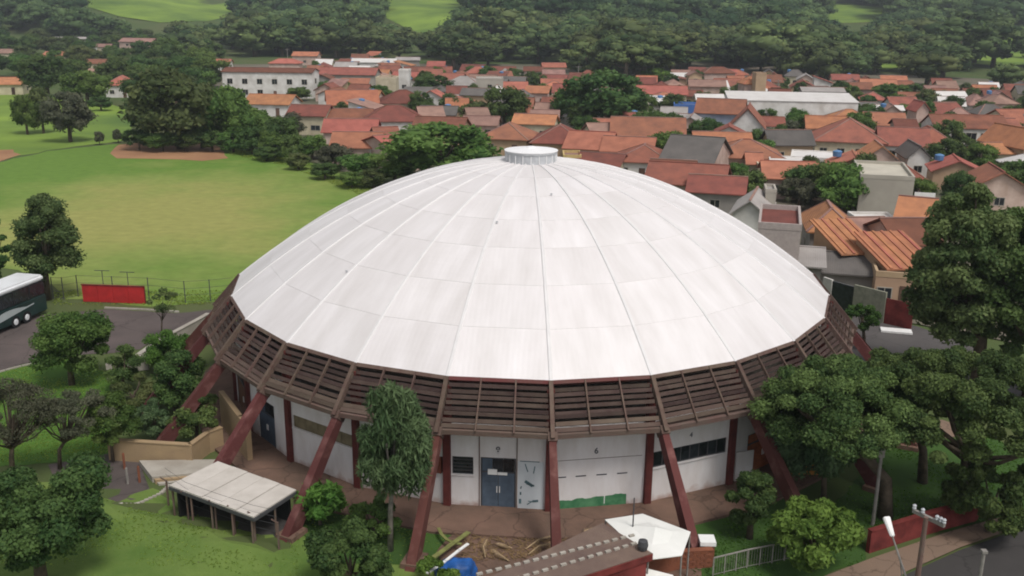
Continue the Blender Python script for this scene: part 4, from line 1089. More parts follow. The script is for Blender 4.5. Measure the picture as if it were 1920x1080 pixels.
curved_strip('green_frond', ((822, 990), (828, 1002), (838, 1012), (852, 1018), (864, 1020)), 0.45, 0.16, 0.05, M_YELG, 'curved pale yellow frond hanging beside the yard', 'frond')
curved_strip('green_frond', ((785, 1062), (820, 1040), (850, 1018), (878, 998)), 0.55, 0.24, 0.05, M_YELG, 'longer straight yellow green frond above the tarpaulin', 'frond')
curved_strip('green_frond', ((800, 1075), (835, 1052), (860, 1032), (877, 1020)), 0.75, 0.14, 0.05, M_NOTICE, 'pale whitish frond along the edge of the tarpaulin', 'frond')

# blue tarpaulin draped over a heap
bm = bmesh.new(); bmesh.ops.create_icosphere(bm, subdivisions=4, radius=1)
from mathutils import noise as MN
for v in bm.verts:
    n_ = MN.noise(v.co * 1.7) * 0.28 + MN.noise(v.co * 5.0) * 0.07
    v.co *= 1 + n_; v.co.x *= 1.0; v.co.y *= 0.85; v.co.z = max(v.co.z * 0.85, -0.02)
me = bpy.data.meshes.new('blue_tarpaulin'); bm.to_mesh(me); bm.free(); me.materials.append(M_TARP); me.polygons.foreach_set('use_smooth', [True] * len(me.polygons))
tag(link('blue_tarpaulin', me, None, tuple(G(858, 1078, 0.03))), 'crumpled blue tarpaulin over a heap at the bottom edge', 'tarpaulin')

# low building with brown roof, red fascia, seen from above
zr2 = 2.7
RP = [(1128, 978), (1223, 1036), (1040, 1092), (860, 1130), (800, 1100), (985, 1036)]
rp = [G(a, b, zr2) for a, b in RP[:3]] + [G(RP[3][0], RP[3][1], zr2), G(980, 1060, zr2)]
rp = [G(1130, 980, zr2), G(1223, 1037, zr2), G(1035, 1098, zr2), G(870, 1105, zr2)]
c0 = sum((Vector(p) for p in rp), Vector()) / 4
kb = empty('gate_house', (c0.x, c0.y, 0)); tag(kb, 'low gatehouse with brown roof and red fascia at the bottom', 'gatehouse')
rel = [(p.x - c0.x, p.y - c0.y) for p in rp]
rf = MB().prism(rel, zr2 - 0.12, zr2).build('roof', M_BRROOF, kb)
for (a, b) in (((890, 1079), (1192, 1003)), ((960, 1088), (1196, 1018))):
    p, q = G(*a, zr2 + .02), G(*b, zr2 + .02); L = (q - p).length; n = int(L / 0.42); d = (q - p).normalized()
    for i in range(n):
        m = p + d * (i + .5) * L / n - c0; m.z = zr2 + 0.045
        MB().beam(m - d * 0.13, m + d * 0.13, 0.13, 0.08).build('mortar_cap', M_CONC, rf)
fb = MB()
for i, j in ((0, 1), (1, 2)):
    a = Vector((*rel[i], zr2 - 0.19)); b = Vector((*rel[j], zr2 - 0.19)); fb.beam(a, b, 0.10, 0.30) 
fb.build('fascia', M_REDW, kb)
q = [lp(p, (0, 0), 0.08) for p in rel]
for i, j in ((0, 1), (1, 2), (2, 3), (3, 0)):
    MB().beam((*q[i], (zr2 - .14) / 2), (*q[j], (zr2 - .14) / 2), 0.15, zr2 - .15).build('wall', M_COLM if i != 1 else M_REDW, kb)
wpn = G(1182, 1070, 1.2)
b = MB().box(-0.09, 0.09, -0.09, 0.09, 0, 2.2).build('white_post', M_WHITE, None, (wpn.x, wpn.y, 0)); tag(b, 'white post beside the red fascia of the gatehouse', 'post')
cn = empty('white_awning', tuple(G(1215, 1075, 0))); tag(cn, 'white sloping awning at the bottom edge beside the white post', 'awning')
aw = [G(1190, 1060, 1.7), G(1262, 1078, 1.7), G(1240, 1120, 1.3), G(1186, 1120, 1.3)]
MB().add([Vector(p) - cn.location for p in aw] + [Vector(p) - cn.location - Vector((0, 0, .05)) for p in aw], [(0, 1, 2, 3)[::-1], (4, 5, 6, 7), (0, 1, 5, 4), (1, 2, 6, 5), (2, 3, 7, 6), (3, 0, 4, 7)]).build('sheet', M_TENT, cn)
for p in aw[:2]:
    v = Vector(p) - cn.location; MB().beam((v.x, v.y, 0), (v.x, v.y, v.z - .06), .06, .06).build('post', M_WHITE, cn)

# white tent canopy
TP = [(1134, 974), (1205, 963), (1295, 997), (1279, 1041), (1215, 1049)]
tp = [G(a, b, 2.35) for a, b in TP]; c0 = sum((Vector(p) for p in tp), Vector()) / 5; c0.z = 0
tn = empty('canopy_tent', tuple(c0)); tag(tn, 'bright white canopy stretched beside the right hand red leg', 'canopy')
vs = [Vector(p) - c0 for p in tp]; pk = (sum(vs, Vector()) / 5) + Vector((0.1, 0.1, 0.35)); n = 5
mid = [v.lerp(pk, .5) - Vector((0, 0, .09)) for v in vs]
V = vs + mid + [pk]; V += [v - Vector((0, 0, .04)) for v in V]; m = 11
F = []
for i in range(n):
    j = (i + 1) % n; F += [(i, j, n + j, n + i), (n + i, n + j, 10), (m + j, m + i, m + n + i, m + n + j), (m + n + j, m + n + i, m + 10), (i, m + i, m + j, j)]
tm_ = MB().add(V, F).mesh('cloth', M_TENT); bmx = bmesh.new(); bmx.from_mesh(tm_); bmesh.ops.recalc_face_normals(bmx, faces=bmx.faces[:]); bmx.to_mesh(tm_); bmx.free()
link('cloth', tm_, tn)
for i, v in enumerate(vs):
    v2 = v.lerp(Vector((0, 0, v.z)), .02); MB().tube([(v2.x, v2.y, 0), (v2.x, v2.y, v2.z)], [.04, .04], 7).build('pole', M_POST, tn)
a = G(1184, 1010, 2.9)
b = MB().tube([(0, 0, 0), (0, 0, 3.9)], [.035, .03], 6).build('thin_pole', M_FRAME, None, tuple(G(1184, 1040, 1.0).xy) + (0,)); tag(b, 'thin dark pole in front of the white canopy', 'pole')
b = MB().lathe([(0.02, 0), (0.2, 0.02), (0.24, 0.2), (0.2, 0.42), (0.02, 0.46)], 12).build('round_cowl', M_FRAME, None, tuple(G(1205, 1030, zr2 + .03))); tag(b, 'small round dark cowl on the corner of the brown roof', 'cowl')
# brick wall
wall_run('brick_wall', [G(1200, 1085), G(1275, 1066), G(1334, 1062)], 0.9, 0.22, M_BRICKW, 'low orange brick wall below the white canopy', coping=M_BRICKW)
bw = bpy.data.objects['brick_wall']
a_, b_ = G(1275, 1066), G(1334, 1062); d_ = (b_ - a_); L_ = d_.length; d_.normalize(); nn = Vector((d_.y, -d_.x, 0)) * 0.12; r0 = G(1200, 1085)
bme = MB().box(-0.165, 0.165, -0.02, 0.01, 0, 0.125).mesh('brick', M_BRICKW)
for row in range(6):
    for i in range(int(L_ / 0.36)):
        p = a_ + d_ * ((i + 0.5 + (row % 2) * 0.5) * 0.36) + nn - r0
        if (i + 1 + (row % 2) * .5) * .36 > L_: continue
        link('brick', bme, bw, (p.x, p.y, 0.04 + row * 0.145), (0, 0, math.atan2(d_.y, d_.x)))
pw = G(1323, 1050); b = MB().box(-0.32, 0.32, -0.32, 0.32, 0, 0.95).build('gate_pillar', M_BRICKW, None, tuple(pw)); tag(b, 'square brick pillar with white cap at the end of the brick wall', 'pillar')
MB().box(-0.37, 0.37, -0.37, 0.37, 0.95, 1.15).build('cap_stone', M_NOTICE, b)

# wire fence to the right of the brick wall
fpts = [G(1336, 1082), G(1400, 1066), G(1470, 1052), G(1540, 1040)]
ff = empty('garden_fence', tuple(fpts[0])); tag(ff, 'low pale wire fence in front of the rounded shrub', 'fence')
w = MB()
for i in range(3):
    a, b = fpts[i] - fpts[0], fpts[i + 1] - fpts[0]
    for j in range(3):
        p = a.lerp(b, j / 3); MB().beam(p, p + Vector((0, 0, 1.0)), 0.05, 0.05).build('post', M_POST, ff)
    for j in range(14): p = a.lerp(b, (j + .5) / 14); w.beam(p + Vector((0, 0, .1)), p + Vector((0, 0, .95)), .012, .012)
    w.beam(a + Vector((0, 0, 1.0)), b + Vector((0, 0, 1.0)), .06, .05); w.beam(a + Vector((0, 0, .12)), b + Vector((0, 0, .12)), .02, .02)
tag(w.build('wire', M_POST, ff), kind='stuff')

# red wall at the right, running back to the street corner
wall_run('boundary_wall', [G(1626, 1036), G(1738, 1000), G(1830, 975)], 1.15, 0.22, M_REDW, 'dark red boundary wall beside the lower right street', coping=M_REDW)
b = MB().tube([(0, 0, 0), (0, 0, 3.8)], [.10, .08], 8).box(-.14, .14, -.06, .06, 3.8, 4.25).build('pale_post', M_POST, None, tuple(G(1636, 985))); tag(b, 'thin pale post before the spreading tree trunk', 'post')
# utility pole and lamp
tpz = 9.0
tp_ = G(1736, 975, tpz); up = empty('utility_pole', (tp_.x, tp_.y, 0)); tag(up, 'concrete utility pole with crossarm at the lower right', 'utility pole')
MB().tube([(0, 0, 0), (0, 0, tpz + .1)], [.13, .08], 10).build('pole', M_RING, up)
a = G(1712, 957, tpz) - up.location; b = G(1771, 986, tpz) - up.location
xa = MB().beam(a, b, .11, .12).build('crossarm', M_POST, up)
for t in (0.03, 0.3, 0.75, 0.87, 0.97):
    p = Vector(a).lerp(Vector(b), t); MB().lathe([(.03, .06), (.07, .10), (.05, .16), (.07, .20), (.02, .26)], 8, p.x, p.y).build('insulator', M_CAP, xa, (0, 0, p.z))
lt = G(1664, 977, 8.0); ln = empty('street_lamp', (tp_.x, tp_.y, 0)); tag(ln, 'street lamp with white head on a long slanting arm', 'street lamp')
e = lt - ln.location; s0 = G(1728, 1062, 6.3) - ln.location
s0.x = -0.16; s0.y = 0.0; s0.z = 6.3
dirv = (e - s0).normalized()
MB().tube([s0, e - dirv * 0.4], [.04, .03], 7).build('arm', M_POST, ln)
hd = MB().beam(e - dirv * .55, e + dirv * .15, .16, .10, w2=.26, h2=.15).build('lamp_head', M_WHITE, ln); bevel(hd, .03, 2)
MB().tube([s0 + Vector((0, 0, -1.1)), s0.lerp(e, .45)], [.02, .02], 6).build('brace', M_POST, ln)
sp_ = G(1845, 1036, 5.5); b = MB().tube([(0, 0, 0), (0, 0, 5.5)], [.10, .07], 8).box(-.1, .1, -.1, .1, 5.5, 5.6).build('street_post', M_POST, None, (sp_.x, sp_.y, 0)); tag(b, 'plain grey post on the dark street at the right', 'post')
# orange kiosk seen between the legs on the right
kk = empty('orange_kiosk', tuple(G(1500, 895))); tag(kk, 'orange and tan kiosk behind the drooping olive tree', 'kiosk')
MB().box(-1.3, 1.3, 0, 1.6, 0, 1.9).build('body', nmat('kiosk_orange', (0.50, 0.22, 0.04), 0.8, 0.2), kk)
MB().box(-1.5, 1.5, -.2, 1.8, 1.905, 2.0).build('roof', W_TAN, kk)
MB().box(-.15, .15, -.03, .0, 0.3, 1.8).build('frame_post', M_COLM, kk)
b = MB().box(-.55, .55, -.03, .03, 0, 1.9).build('leaning_board', M_WALL, None, tuple(G(1392, 905)), (0, 0, .35)); tag(b, 'pale panel leaning beside the orange gate', 'panel')


# ------------------------------------------------------------------ houses
WIN_ME = {}
def win_mesh(w, h):
    k = (w, h)
    if k not in WIN_ME:
        t = 0.08
        f = MB().box(0, w, -.05, -.002, 0, t).box(0, w, -.05, -.002, h - t, h).box(0, t, -.049, -.003, t, h - t).box(w - t, w, -.049, -.003, t, h - t).box(w / 2 - .03, w / 2 + .03, -.045, -.004, t, h - t).mesh('window', M_CONC)
        g_ = MB().box(t, w / 2 - .03, -.03, -.005, t, h - t).box(w / 2 + .03, w - t, -.03, -.005, t, h - t).mesh('pane', M_GLASS)
        WIN_ME[k] = (f, g_)
    return WIN_ME[k]


DOOR_ME = MB().box(0, .95, -.05, -.002, 0, 2.1).mesh('door', nmat('house_door', (0.12, 0.07, 0.05), 0.7, 0.2, val_rand=.5))
TANK_ME = MB().lathe([(.02, 0), (.62, 0), (.7, .75), (.66, .8), (.2, .95), (.02, .96)], 12).mesh('water_tank', nmat('tank_blue', (0.10, 0.22, 0.42), 0.5, 0.1))
HN = [0]; OCC = []; NAMED = []; USED = set()
def namer(px, py, prefix):
    for _, hx, hy, sh_ in sorted(((px - h_[0]) ** 2 + ((py - h_[1]) * 1.8) ** 2, *h_) for h_ in NAMED)[:4]:
        dx, dy = px - hx, (py - hy) * 1.6
        w_ = ('right of' if dx > 0 else 'left of') if abs(dx) > abs(dy) else ('in front of' if dy > 0 else 'behind')
        l_ = prefix + ' ' + w_ + ' the ' + sh_
        if l_ not in USED and len(l_.split()) <= 16: USED.add(l_); return l_
    return None




def house(label, px, py, wpx, dep, eh, rise, rot, kind, roof, wall, nwin=2, name='house', cat='house', ov=0.45, ww=(1.3, 1.1), tank=False, rows=1, arch=False, stripes=False, gable_front=False):
    p = GT(px, py, eh); s = SC(p); w = wpx * s; rz = rad(rot); zb_ = zt(p.x, p.y)
    HN[0] += 1; OCC.append((p.x, p.y, max(w, dep) * .5, min(w, dep) * .5, rz))
    root = empty(name, (p.x, p.y, zb_), rz); tag(root, label, cat)
    if 'squeezed' not in label:
        ws = label.split()
        for i_, q_ in enumerate(ws):
            if i_ >= 3 and q_ in ('behind', 'above', 'below', 'beside', 'in', 'at', 'over', 'under', 'before', 'right', 'left', 'between', 'near', 'on', 'half', 'among', 'peeping', 'touching', 'directly', 'just', 'cut', 'joined', 'alone', 'falling', 'toward'): ws = ws[:i_]; break
        if len(ws) <= 9: NAMED.append((px, py, ' '.join(ws)))
    x0, x1, y0, y1 = -w / 2 + ov, w / 2 - ov, -dep / 2 + ov, dep / 2 - ov
    wb = MB().box(x0, x1, y0, y1, -1.2 if zb_ > 0 else -0.3, eh)
    X0, X1, Y0, Y1 = -w / 2, w / 2, -dep / 2, dep / 2
    th = 0.14; rb = MB()
    if kind == 'gx':
        a = rise * (y1 - 0) / (dep / 2) if False else 0
        wb.add([(x0, y0, eh), (x0, y1, eh), (x0, 0, eh + rise * .93)], [(0, 2, 1)]); wb.add([(x1, y0, eh), (x1, y1, eh), (x1, 0, eh + rise * .93)], [(0, 1, 2)])
        zE = eh - rise * ov / (dep / 2)
        T = [(X0, Y0, zE), (X1, Y0, zE), (X1, 0, eh + rise), (X0, 0, eh + rise), (X0, Y1, zE), (X1, Y1, zE)]
        V = [Vector(v) + Vector((0, 0, th)) for v in T] + [Vector(v) for v in T]
        rb.add(V, [(0, 1, 2, 3), (3, 2, 5, 4), (6, 9, 8, 7), (9, 10, 11, 8), (0, 6, 7, 1), (4, 5, 11, 10), (0, 3, 9, 6), (3, 4, 10, 9), (1, 7, 8, 2), (2, 8, 11, 5)])
        ridge = ((X0, 0, eh + rise + th), (X1, 0, eh + rise + th))
    elif kind == 'gy':
        wb.add([(x0, y0, eh), (x1, y0, eh), (0, y0, eh + rise * .93)], [(0, 1, 2)]); wb.add([(x0, y1, eh), (x1, y1, eh), (0, y1, eh + rise * .93)], [(0, 2, 1)])
        zE = eh - rise * ov / (w / 2)
        T = [(X0, Y0, zE), (0, Y0, eh + rise), (X1, Y0, zE), (X0, Y1, zE), (0, Y1, eh + rise), (X1, Y1, zE)]
        V = [Vector(v) + Vector((0, 0, th)) for v in T] + [Vector(v) for v in T]
        rb.add(V, [(0, 1, 4, 3), (1, 2, 5, 4), (6, 9, 10, 7), (7, 10, 11, 8), (0, 3, 9, 6), (2, 8, 11, 5), (0, 6, 7, 1), (1, 7, 8, 2), (3, 4, 10, 9), (4, 5, 11, 10)])
        ridge = ((0, Y0, eh + rise + th), (0, Y1, eh + rise + th))
    elif kind == 'hip':
        k = min(w, dep) / 2 * .92; zE = eh - .1
        if w >= dep: r0, r1 = (X0 + k, 0, eh + rise), (X1 - k, 0, eh + rise)
        else: r0, r1 = (0, Y0 + k, eh + rise), (0, Y1 - k, eh + rise)
        B = [(X0, Y0, zE), (X1, Y0, zE), (X1, Y1, zE), (X0, Y1, zE)]
        V = [Vector(v) + Vector((0, 0, th)) for v in B] + [Vector(r0) + Vector((0, 0, th)), Vector(r1) + Vector((0, 0, th))] + [Vector(v) for v in B]
        if w >= dep: rb.add(V, [(0, 1, 5, 4), (1, 2, 5), (2, 3, 4, 5), (3, 0, 4)])
        else: rb.add(V, [(0, 1, 4), (1, 2, 5, 4), (2, 3, 5), (3, 0, 4, 5)])
        rb.f += [(6, 9, 8, 7), (0, 6, 7, 1), (1, 7, 8, 2), (2, 8, 9, 3), (3, 9, 6, 0)]; rb.mi += [0] * 5
        ridge = (V[4], V[5])
    elif kind == 'shed':
        T = [(X0, Y0, eh + .02), (X1, Y0, eh + .02), (X1, Y1, eh + rise), (X0, Y1, eh + rise)]
        V = [Vector(v) + Vector((0, 0, th)) for v in T] + [Vector(v) for v in T]
        rb.add(V, [(0, 1, 2, 3), (7, 6, 5, 4), (0, 4, 5, 1), (1, 5, 6, 2), (2, 6, 7, 3), (3, 7, 4, 0)])
        wb.add([(x0, y0, eh), (x0, y1, eh), (x0, y1, eh + rise * .9)], [(0, 2, 1)]); wb.add([(x1, y0, eh), (x1, y1, eh), (x1, y1, eh + rise * .9)], [(0, 1, 2)])
        wb.add([(x0, y1, eh), (x1, y1, eh), (x1, y1, eh + rise * .9), (x0, y1, eh + rise * .9)], [(0, 3, 2, 1)]); ridge = None
    else:   # flat with parapet
        rb.box(x0 + .2, x1 - .2, y0 + .2, y1 - .2, eh + .002, eh + .12); ridge = None
        pr = MB(); hh = max(.3, rise)
        pr.box(x0 - .03, x1 + .03, y0 - .03, y0 + .2, eh + .002, eh + hh).box(x0 - .03, x1 + .03, y1 - .2, y1 + .03, eh + .002, eh + hh)
        pr.box(x0 - .03, x0 + .2, y0 + .2, y1 - .2, eh + .002, eh + hh - .01).box(x1 - .2, x1 + .03, y0 + .2, y1 - .2, eh + .002, eh + hh - .01)
        pr.build('parapet', wall, root)
    wb.build('wall', wall, root); ro = rb.build('roof', roof, root)
    if ridge:
        MB().beam(Vector(ridge[0]) + Vector((0, 0, .03)), Vector(ridge[1]) + Vector((0, 0, .03)), .26, .10).build('ridge_cap', roof if rnd.random() < .4 else T_PINK, ro)
        if kind == 'hip':
            B = [(X0, Y0), (X1, Y0), (X1, Y1), (X0, Y1)]
            hm = T_PINK if rnd.random() < .5 else roof
            for i, (bx, by) in enumerate(B):
                e = ridge[0] if ((i in (0, 3)) if w >= dep else (i in (0, 1))) else ridge[1]
                MB().beam(Vector((bx, by, eh - .1 + th)), Vector(e), .24, .10).build('hip_cap', hm, ro)
    if stripes and kind in ('shed', 'gx'):
        n = int(w / 0.8); ze = T[0][2] + th
        for i in range(n):
            x = X0 + (i + .5) * w / n; tp2 = (x, Y1, T[2][2] + th) if kind == 'shed' else (x, 0, eh + rise + th)
            MB().beam((x, Y0, ze + .03), Vector(tp2) + Vector((0, 0, .03)), .22, .14, up=(0, 0, 1)).build('tile_rib', T_SAL if i % 2 else T_ORG, ro)
    f, g_ = win_mesh(*ww); W = x1 - x0
    if nwin:
        for r_ in range(rows):
            zb = (1.0 if rows == 1 else 0.9) + r_ * 3.0
            if eh < 2.9 and rows == 1: zb = 0.8
            for i in range(nwin):
                x = x0 + W * (i + .5) / nwin - ww[0] / 2
                if r_ == 0 and not arch and i == nwin // 2 and nwin > 1 and rnd.random() < .8:
                    link('door', DOOR_ME, root, (x0 + W * (i + .5) / nwin - .47, y0, 0)); continue
                o = link('window', f, root, (x, y0, zb)); link('pane', g_, o)
        if eh > 2.5 and dep > 5:
            for sd_, xx, rr_ in ((1, x1, PI / 2), (-1, x0, -PI / 2)):
                o = link('window', f, root, (xx, 0 - sd_ * ww[0] / 2, 1.0 + (3.0 if rows > 1 else 0)), (0, 0, rr_)); link('pane', g_, o)
    if tank: link('water_tank', TANK_ME, root, (x0 + W * .7, y1 - 1.2, eh + (rise if kind != 'flat' else .1) * .55 + .1))
    return root


A = -10     # common turn of the street grid on the right
H = house
# --- left edge and far left
H('long dark blue grey shed roof at the far left edge', 25, 78, 90, 10, 4, .8, 3, 'flat', T_GREY, W_GRY, 3, 'warehouse', 'warehouse')
H('orange and cream house behind the dark tree at the left edge', 18, 100, 66, 9, 3, 1.6, 8, 'gx', T_PINK, W_CRM, 2)
H('house with orange roof at the left edge above the bright lawn', 14, 156, 74, 9, 3, 1.6, 10, 'gx', T_ORG, W_CRM, 2)
H('pinkish white tall house half hidden by trees at the upper left', 262, 78, 70, 9, 6, 1.5, -12, 'gx', T_PINK, W_PNK, 2, rows=2)
H('low red roof peeping between the upper left trees', 165, 118, 74, 8, 3, 1.4, 6, 'gx', T_RED, W_CRM, 2)
H('bright salmon hipped roof over a white wall behind the field trees', 230, 158, 52, 9, 3.4, 2.4, 4, 'hip', T_SAL, W_WHT, 2)
H('brownish roof joined left of the bright salmon one', 195, 138, 54, 8, 3, 1.5, 4, 'gx', T_PINK, W_CRM, 1)
H('tiny pale green roof among the upper left trees', 170, 92, 20, 5, 2.6, .5, 0, 'flat', T_WHT, W_WHT, 0, 'shed', 'shed')
H('long grey roof in the trees at the upper left', 150, 73, 90, 7, 3, .8, 2, 'gx', T_LGREY, W_GRY, 0, 'shed', 'shed')
H('salmon roof corner beside the white school building', 410, 118, 50, 8, 3, 1.5, 4, 'gx', T_SAL, W_WHT, 1)
H('small cream roof left of the pinkish white tall house', 196, 88, 30, 7, 3, 1.2, 6, 'gx', T_PINK, W_CRM, 1)
H('orange roof among trees above the three lawn trees', 108, 104, 46, 8, 3, 1.5, -4, 'gx', T_SAL, W_CRM, 1)
H('brown roof among trees right of the pinkish white house', 352, 100, 44, 8, 3, 1.5, 8, 'gx', T_PINK, W_TAN, 1)
# --- school like block
H('long white two storey block with a row of dark windows', 508, 134, 172, 9, 7.2, .9, -2, 'gx', T_BRN, W_WHT, 6, 'school_building', 'building', rows=2, ww=(1.6, 1.5), ov=.3)
H('small orange red roof just behind the long white block', 536, 118, 60, 8, 4, 1.6, 3, 'hip', T_SAL, W_PNK, 1)
H('orange roof behind the right end of the long white block', 575, 104, 50, 8, 4, 1.5, -3, 'gx', T_ORG, W_PNK, 1)
H('dark narrow house right of the long white block', 608, 146, 34, 7, 5, 1, 0, 'gy', T_BRN, W_GRY, 1)
# --- left of centre
H('orange yellow roof with a white wall above the field bushes', 512, 192, 92, 9, 3, 1.8, -8, 'gx', T_ORG, W_WHT, 2)
H('cream house with red brown gable roof above the field bushes', 584, 213, 78, 8, 4.0, 1.7, -6, 'gx', T_RED, W_CRM, 2, ww=(2.0, 1.1))
H('house with large bright orange gable roof and cream side', 660, 192, 98, 11, 3.2, 2.8, 14, 'gx', T_ORG, W_CRM, 2)
H('wide brown red roof over a beige wall behind the orange gable', 655, 138, 112, 10, 5, 1.8, -3, 'gx', T_RED, W_BEI, 4, rows=1)
H('row of small white roofs behind the brown red roof', 702, 116, 84, 8, 4, 1.2, 4, 'gx', T_WHT, W_WHT, 3)
H('cream walled block left of the pale tower', 727, 146, 44, 8, 5.5, .4, 0, 'flat', T_PINK, W_CRM, 1)
H('narrow pale grey tower in the middle of the town', 759, 133, 26, 5, 8.5, .5, 0, 'flat', T_WHT, W_WHT, 1, 'tower', 'tower', rows=2)
H('greyish roofs cluster beside the pale tower', 765, 112, 46, 8, 4, 1.0, 6, 'gx', T_LGREY, W_GRY, 1)
H('salmon red roof in front of the large orange gable', 655, 222, 92, 8, 3, 1.9, 4, 'gx', T_RED, W_WHT, 2, tank=True)
H('salmon roof with a white ridge tank above the field corner', 660, 243, 104, 8, 3, 1.9, 2, 'gx', T_SAL, W_PNK, 2)
H('broad salmon roof lowest of its stepped group', 672, 270, 96, 9, 3, 1.9, 2, 'gx', T_SAL, W_PNK, 2)
H('dark red hipped roof below the pale tower', 756, 190, 92, 11, 3.4, 2.6, 12, 'hip', T_BRN, W_CRM, 2)
H('large dark red roof above the long white wall strip', 738, 222, 124, 12, 3.2, 2.6, 10, 'hip', T_BRN, W_WHT, 3)
H('long low white walled house with thin brown roof', 757, 246, 92, 6, 3, .7, 4, 'gx', T_LGREY, W_WHT, 3)
H('red tiled roof slanting down beside the big round tree', 735, 276, 80, 15, 3, 2.0, 38, 'gx', T_SAL, W_PNK, 2)
H('small brown red roof behind the slanting roof', 722, 256, 50, 8, 3, 1.6, 20, 'gx', T_RED, W_PNK, 1)
H('brown orange roof behind the big round tree', 828, 240, 100, 10, 3, 2.0, -8, 'gx', T_BRN, W_TAN, 2)
H('pinkish brown roof left of the brown orange one', 806, 215, 50, 8, 3.5, 1.6, 14, 'gx', T_PINK, W_PNK, 1)
# --- centre far
H('low red roof behind the white walls at the edge of the wood', 792, 133, 70, 8, 3, 1.4, 3, 'gx', T_BRN, W_PNK, 2)
H('long pale wall with greenish base at the edge of the wood', 800, 152, 110, 6, 3, .5, -4, 'flat', T_LGREY, W_BEI, 4)
H('grey pointed roof in the centre of the far town', 870, 158, 76, 10, 4, 2.2, -8, 'hip', T_LGREY, W_PNK, 2)
H('pale block with a blank upper wall left of the red roofs', 918, 148, 56, 8, 6.2, .5, 3, 'flat', T_WHT, W_BEI, 1, rows=2)
H('pinkish roof under the grey pointed roof', 842, 160, 50, 8, 3, 1.6, 6, 'gx', T_PINK, W_PNK, 1)
H('small white house between the palms and the dark round tree', 868, 184, 34, 6, 3.4, .8, 8, 'gx', T_LGREY, W_WHT, 1)
H('jumbled brown house left of the dark round tree', 896, 176, 60, 9, 4.5, 1.3, -6, 'gx', T_GREY, W_TAN, 2)
H('tan narrow house just left of the dark round tree', 893, 212, 44, 9, 4, 1.0, 10, 'gx', T_PINK, W_TAN, 2)
H('orange red roof between the two dark round trees', 965, 165, 50, 8, 3, 1.7, 4, 'gx', T_SAL, W_CRM, 1)
H('pink roofed house alone before the wood', 1038, 125, 46, 7, 5, 1.3, 4, 'gx', T_SAL, W_CRM, 2)
H('brown roof left of the lone pink roofed house', 1000, 132, 38, 7, 4, 1.2, 0, 'gx', T_BRN, W_PNK, 1)
H('red roof half hidden by the large dark tree', 1040, 158, 54, 8, 3, 1.6, 2, 'gx', T_SAL, W_PNK, 1)
H('small yellowish house with orange roof behind a green hedge', 1022, 218, 56, 7, 3.4, 1.2, -3, 'gx', T_PINK, W_CRM, 1, ww=(3.0, .9))
# --- just above the dome
H('red hipped roof directly left of the roof cap', 955, 255, 100, 10, 3, 2.3, -14, 'hip', T_RED, W_TAN, 2)
H('red roof directly behind the roof cap', 1050, 262, 104, 11, 3, 2.6, -6, 'hip', T_RED, W_TAN, 2)
H('orange red roof right behind the roof cap', 1110, 272, 90, 10, 3, 2.2, -16, 'gx', T_SAL, W_TAN, 2)
H('greyish red roof left of the large red roof', 1132, 252, 70, 10, 3, 2.0, 12, 'gx', T_PINK, W_CRM, 2)
H('large plain red roof in the centre right of the town', 1214, 252, 140, 13, 3.2, 3.0, -6, 'gx', T_RED, W_CRM, 4)
H('small yellow walled house right of the roof cap', 1072, 292, 44, 6, 3.4, .5, 0, 'flat', T_PINK, nmat('wall_yellow', (0.55, 0.40, 0.18), .9, .1), 1)
H('low dark red roof touching the dome outline', 1130, 303, 90, 8, 2.8, 1.2, -18, 'gx', T_BRN, W_CRM, 2)
H('red roof with cream trim below the large plain red roof', 1180, 278, 100, 9, 3, 1.8, -12, 'gx', T_SAL, W_CRM, 3)
H('orange red hipped roof over a white wall near the dome', 1208, 296, 110, 10, 3, 2.0, -10, 'hip', T_RED, W_WHT, 3)
H('plain brown roof between orange hip and grey gable', 1262, 322, 88, 9, 3, 1.6, -14, 'gx', T_BRN, W_PNK, 1)
H('big dark grey gable roof above the dome right shoulder', 1306, 296, 104, 14, 3.4, 3.2, -24, 'gx', T_GREY, W_PNK, 2)
H('bright orange roof behind the big dark grey gable', 1352, 268, 110, 9, 3.2, 1.8, -4, 'gx', T_ORG, W_CRM, 3)
H('rust coloured roof right of the big dark grey gable', 1398, 288, 132, 11, 3, 2.2, -6, 'hip', T_RED, W_PNK, 3)
H('small red roof patch under the rust coloured roof', 1412, 302, 34, 6, 3, 1.2, -6, 'gx', T_SAL, W_CRM, 1)
H('small flat roofed white house under the rust coloured roof', 1436, 308, 44, 6, 3, .3, -6, 'flat', T_WHT, W_CRM, 2)
H('long red roof row following the dome right shoulder', 1290, 335, 150, 10, 3, 2.0, -16, 'gx', T_RED, W_PNK, 3)
H('second long red roof below the row at the shoulder', 1345, 352, 110, 8, 2.8, 1.5, -14, 'gx', T_RED, W_GRY, 1)
H('faded red roof right of the round shoulder tree', 1478, 325, 106, 10, 3, 1.6, -8, 'gx', T_SAL, W_PNK, 2)
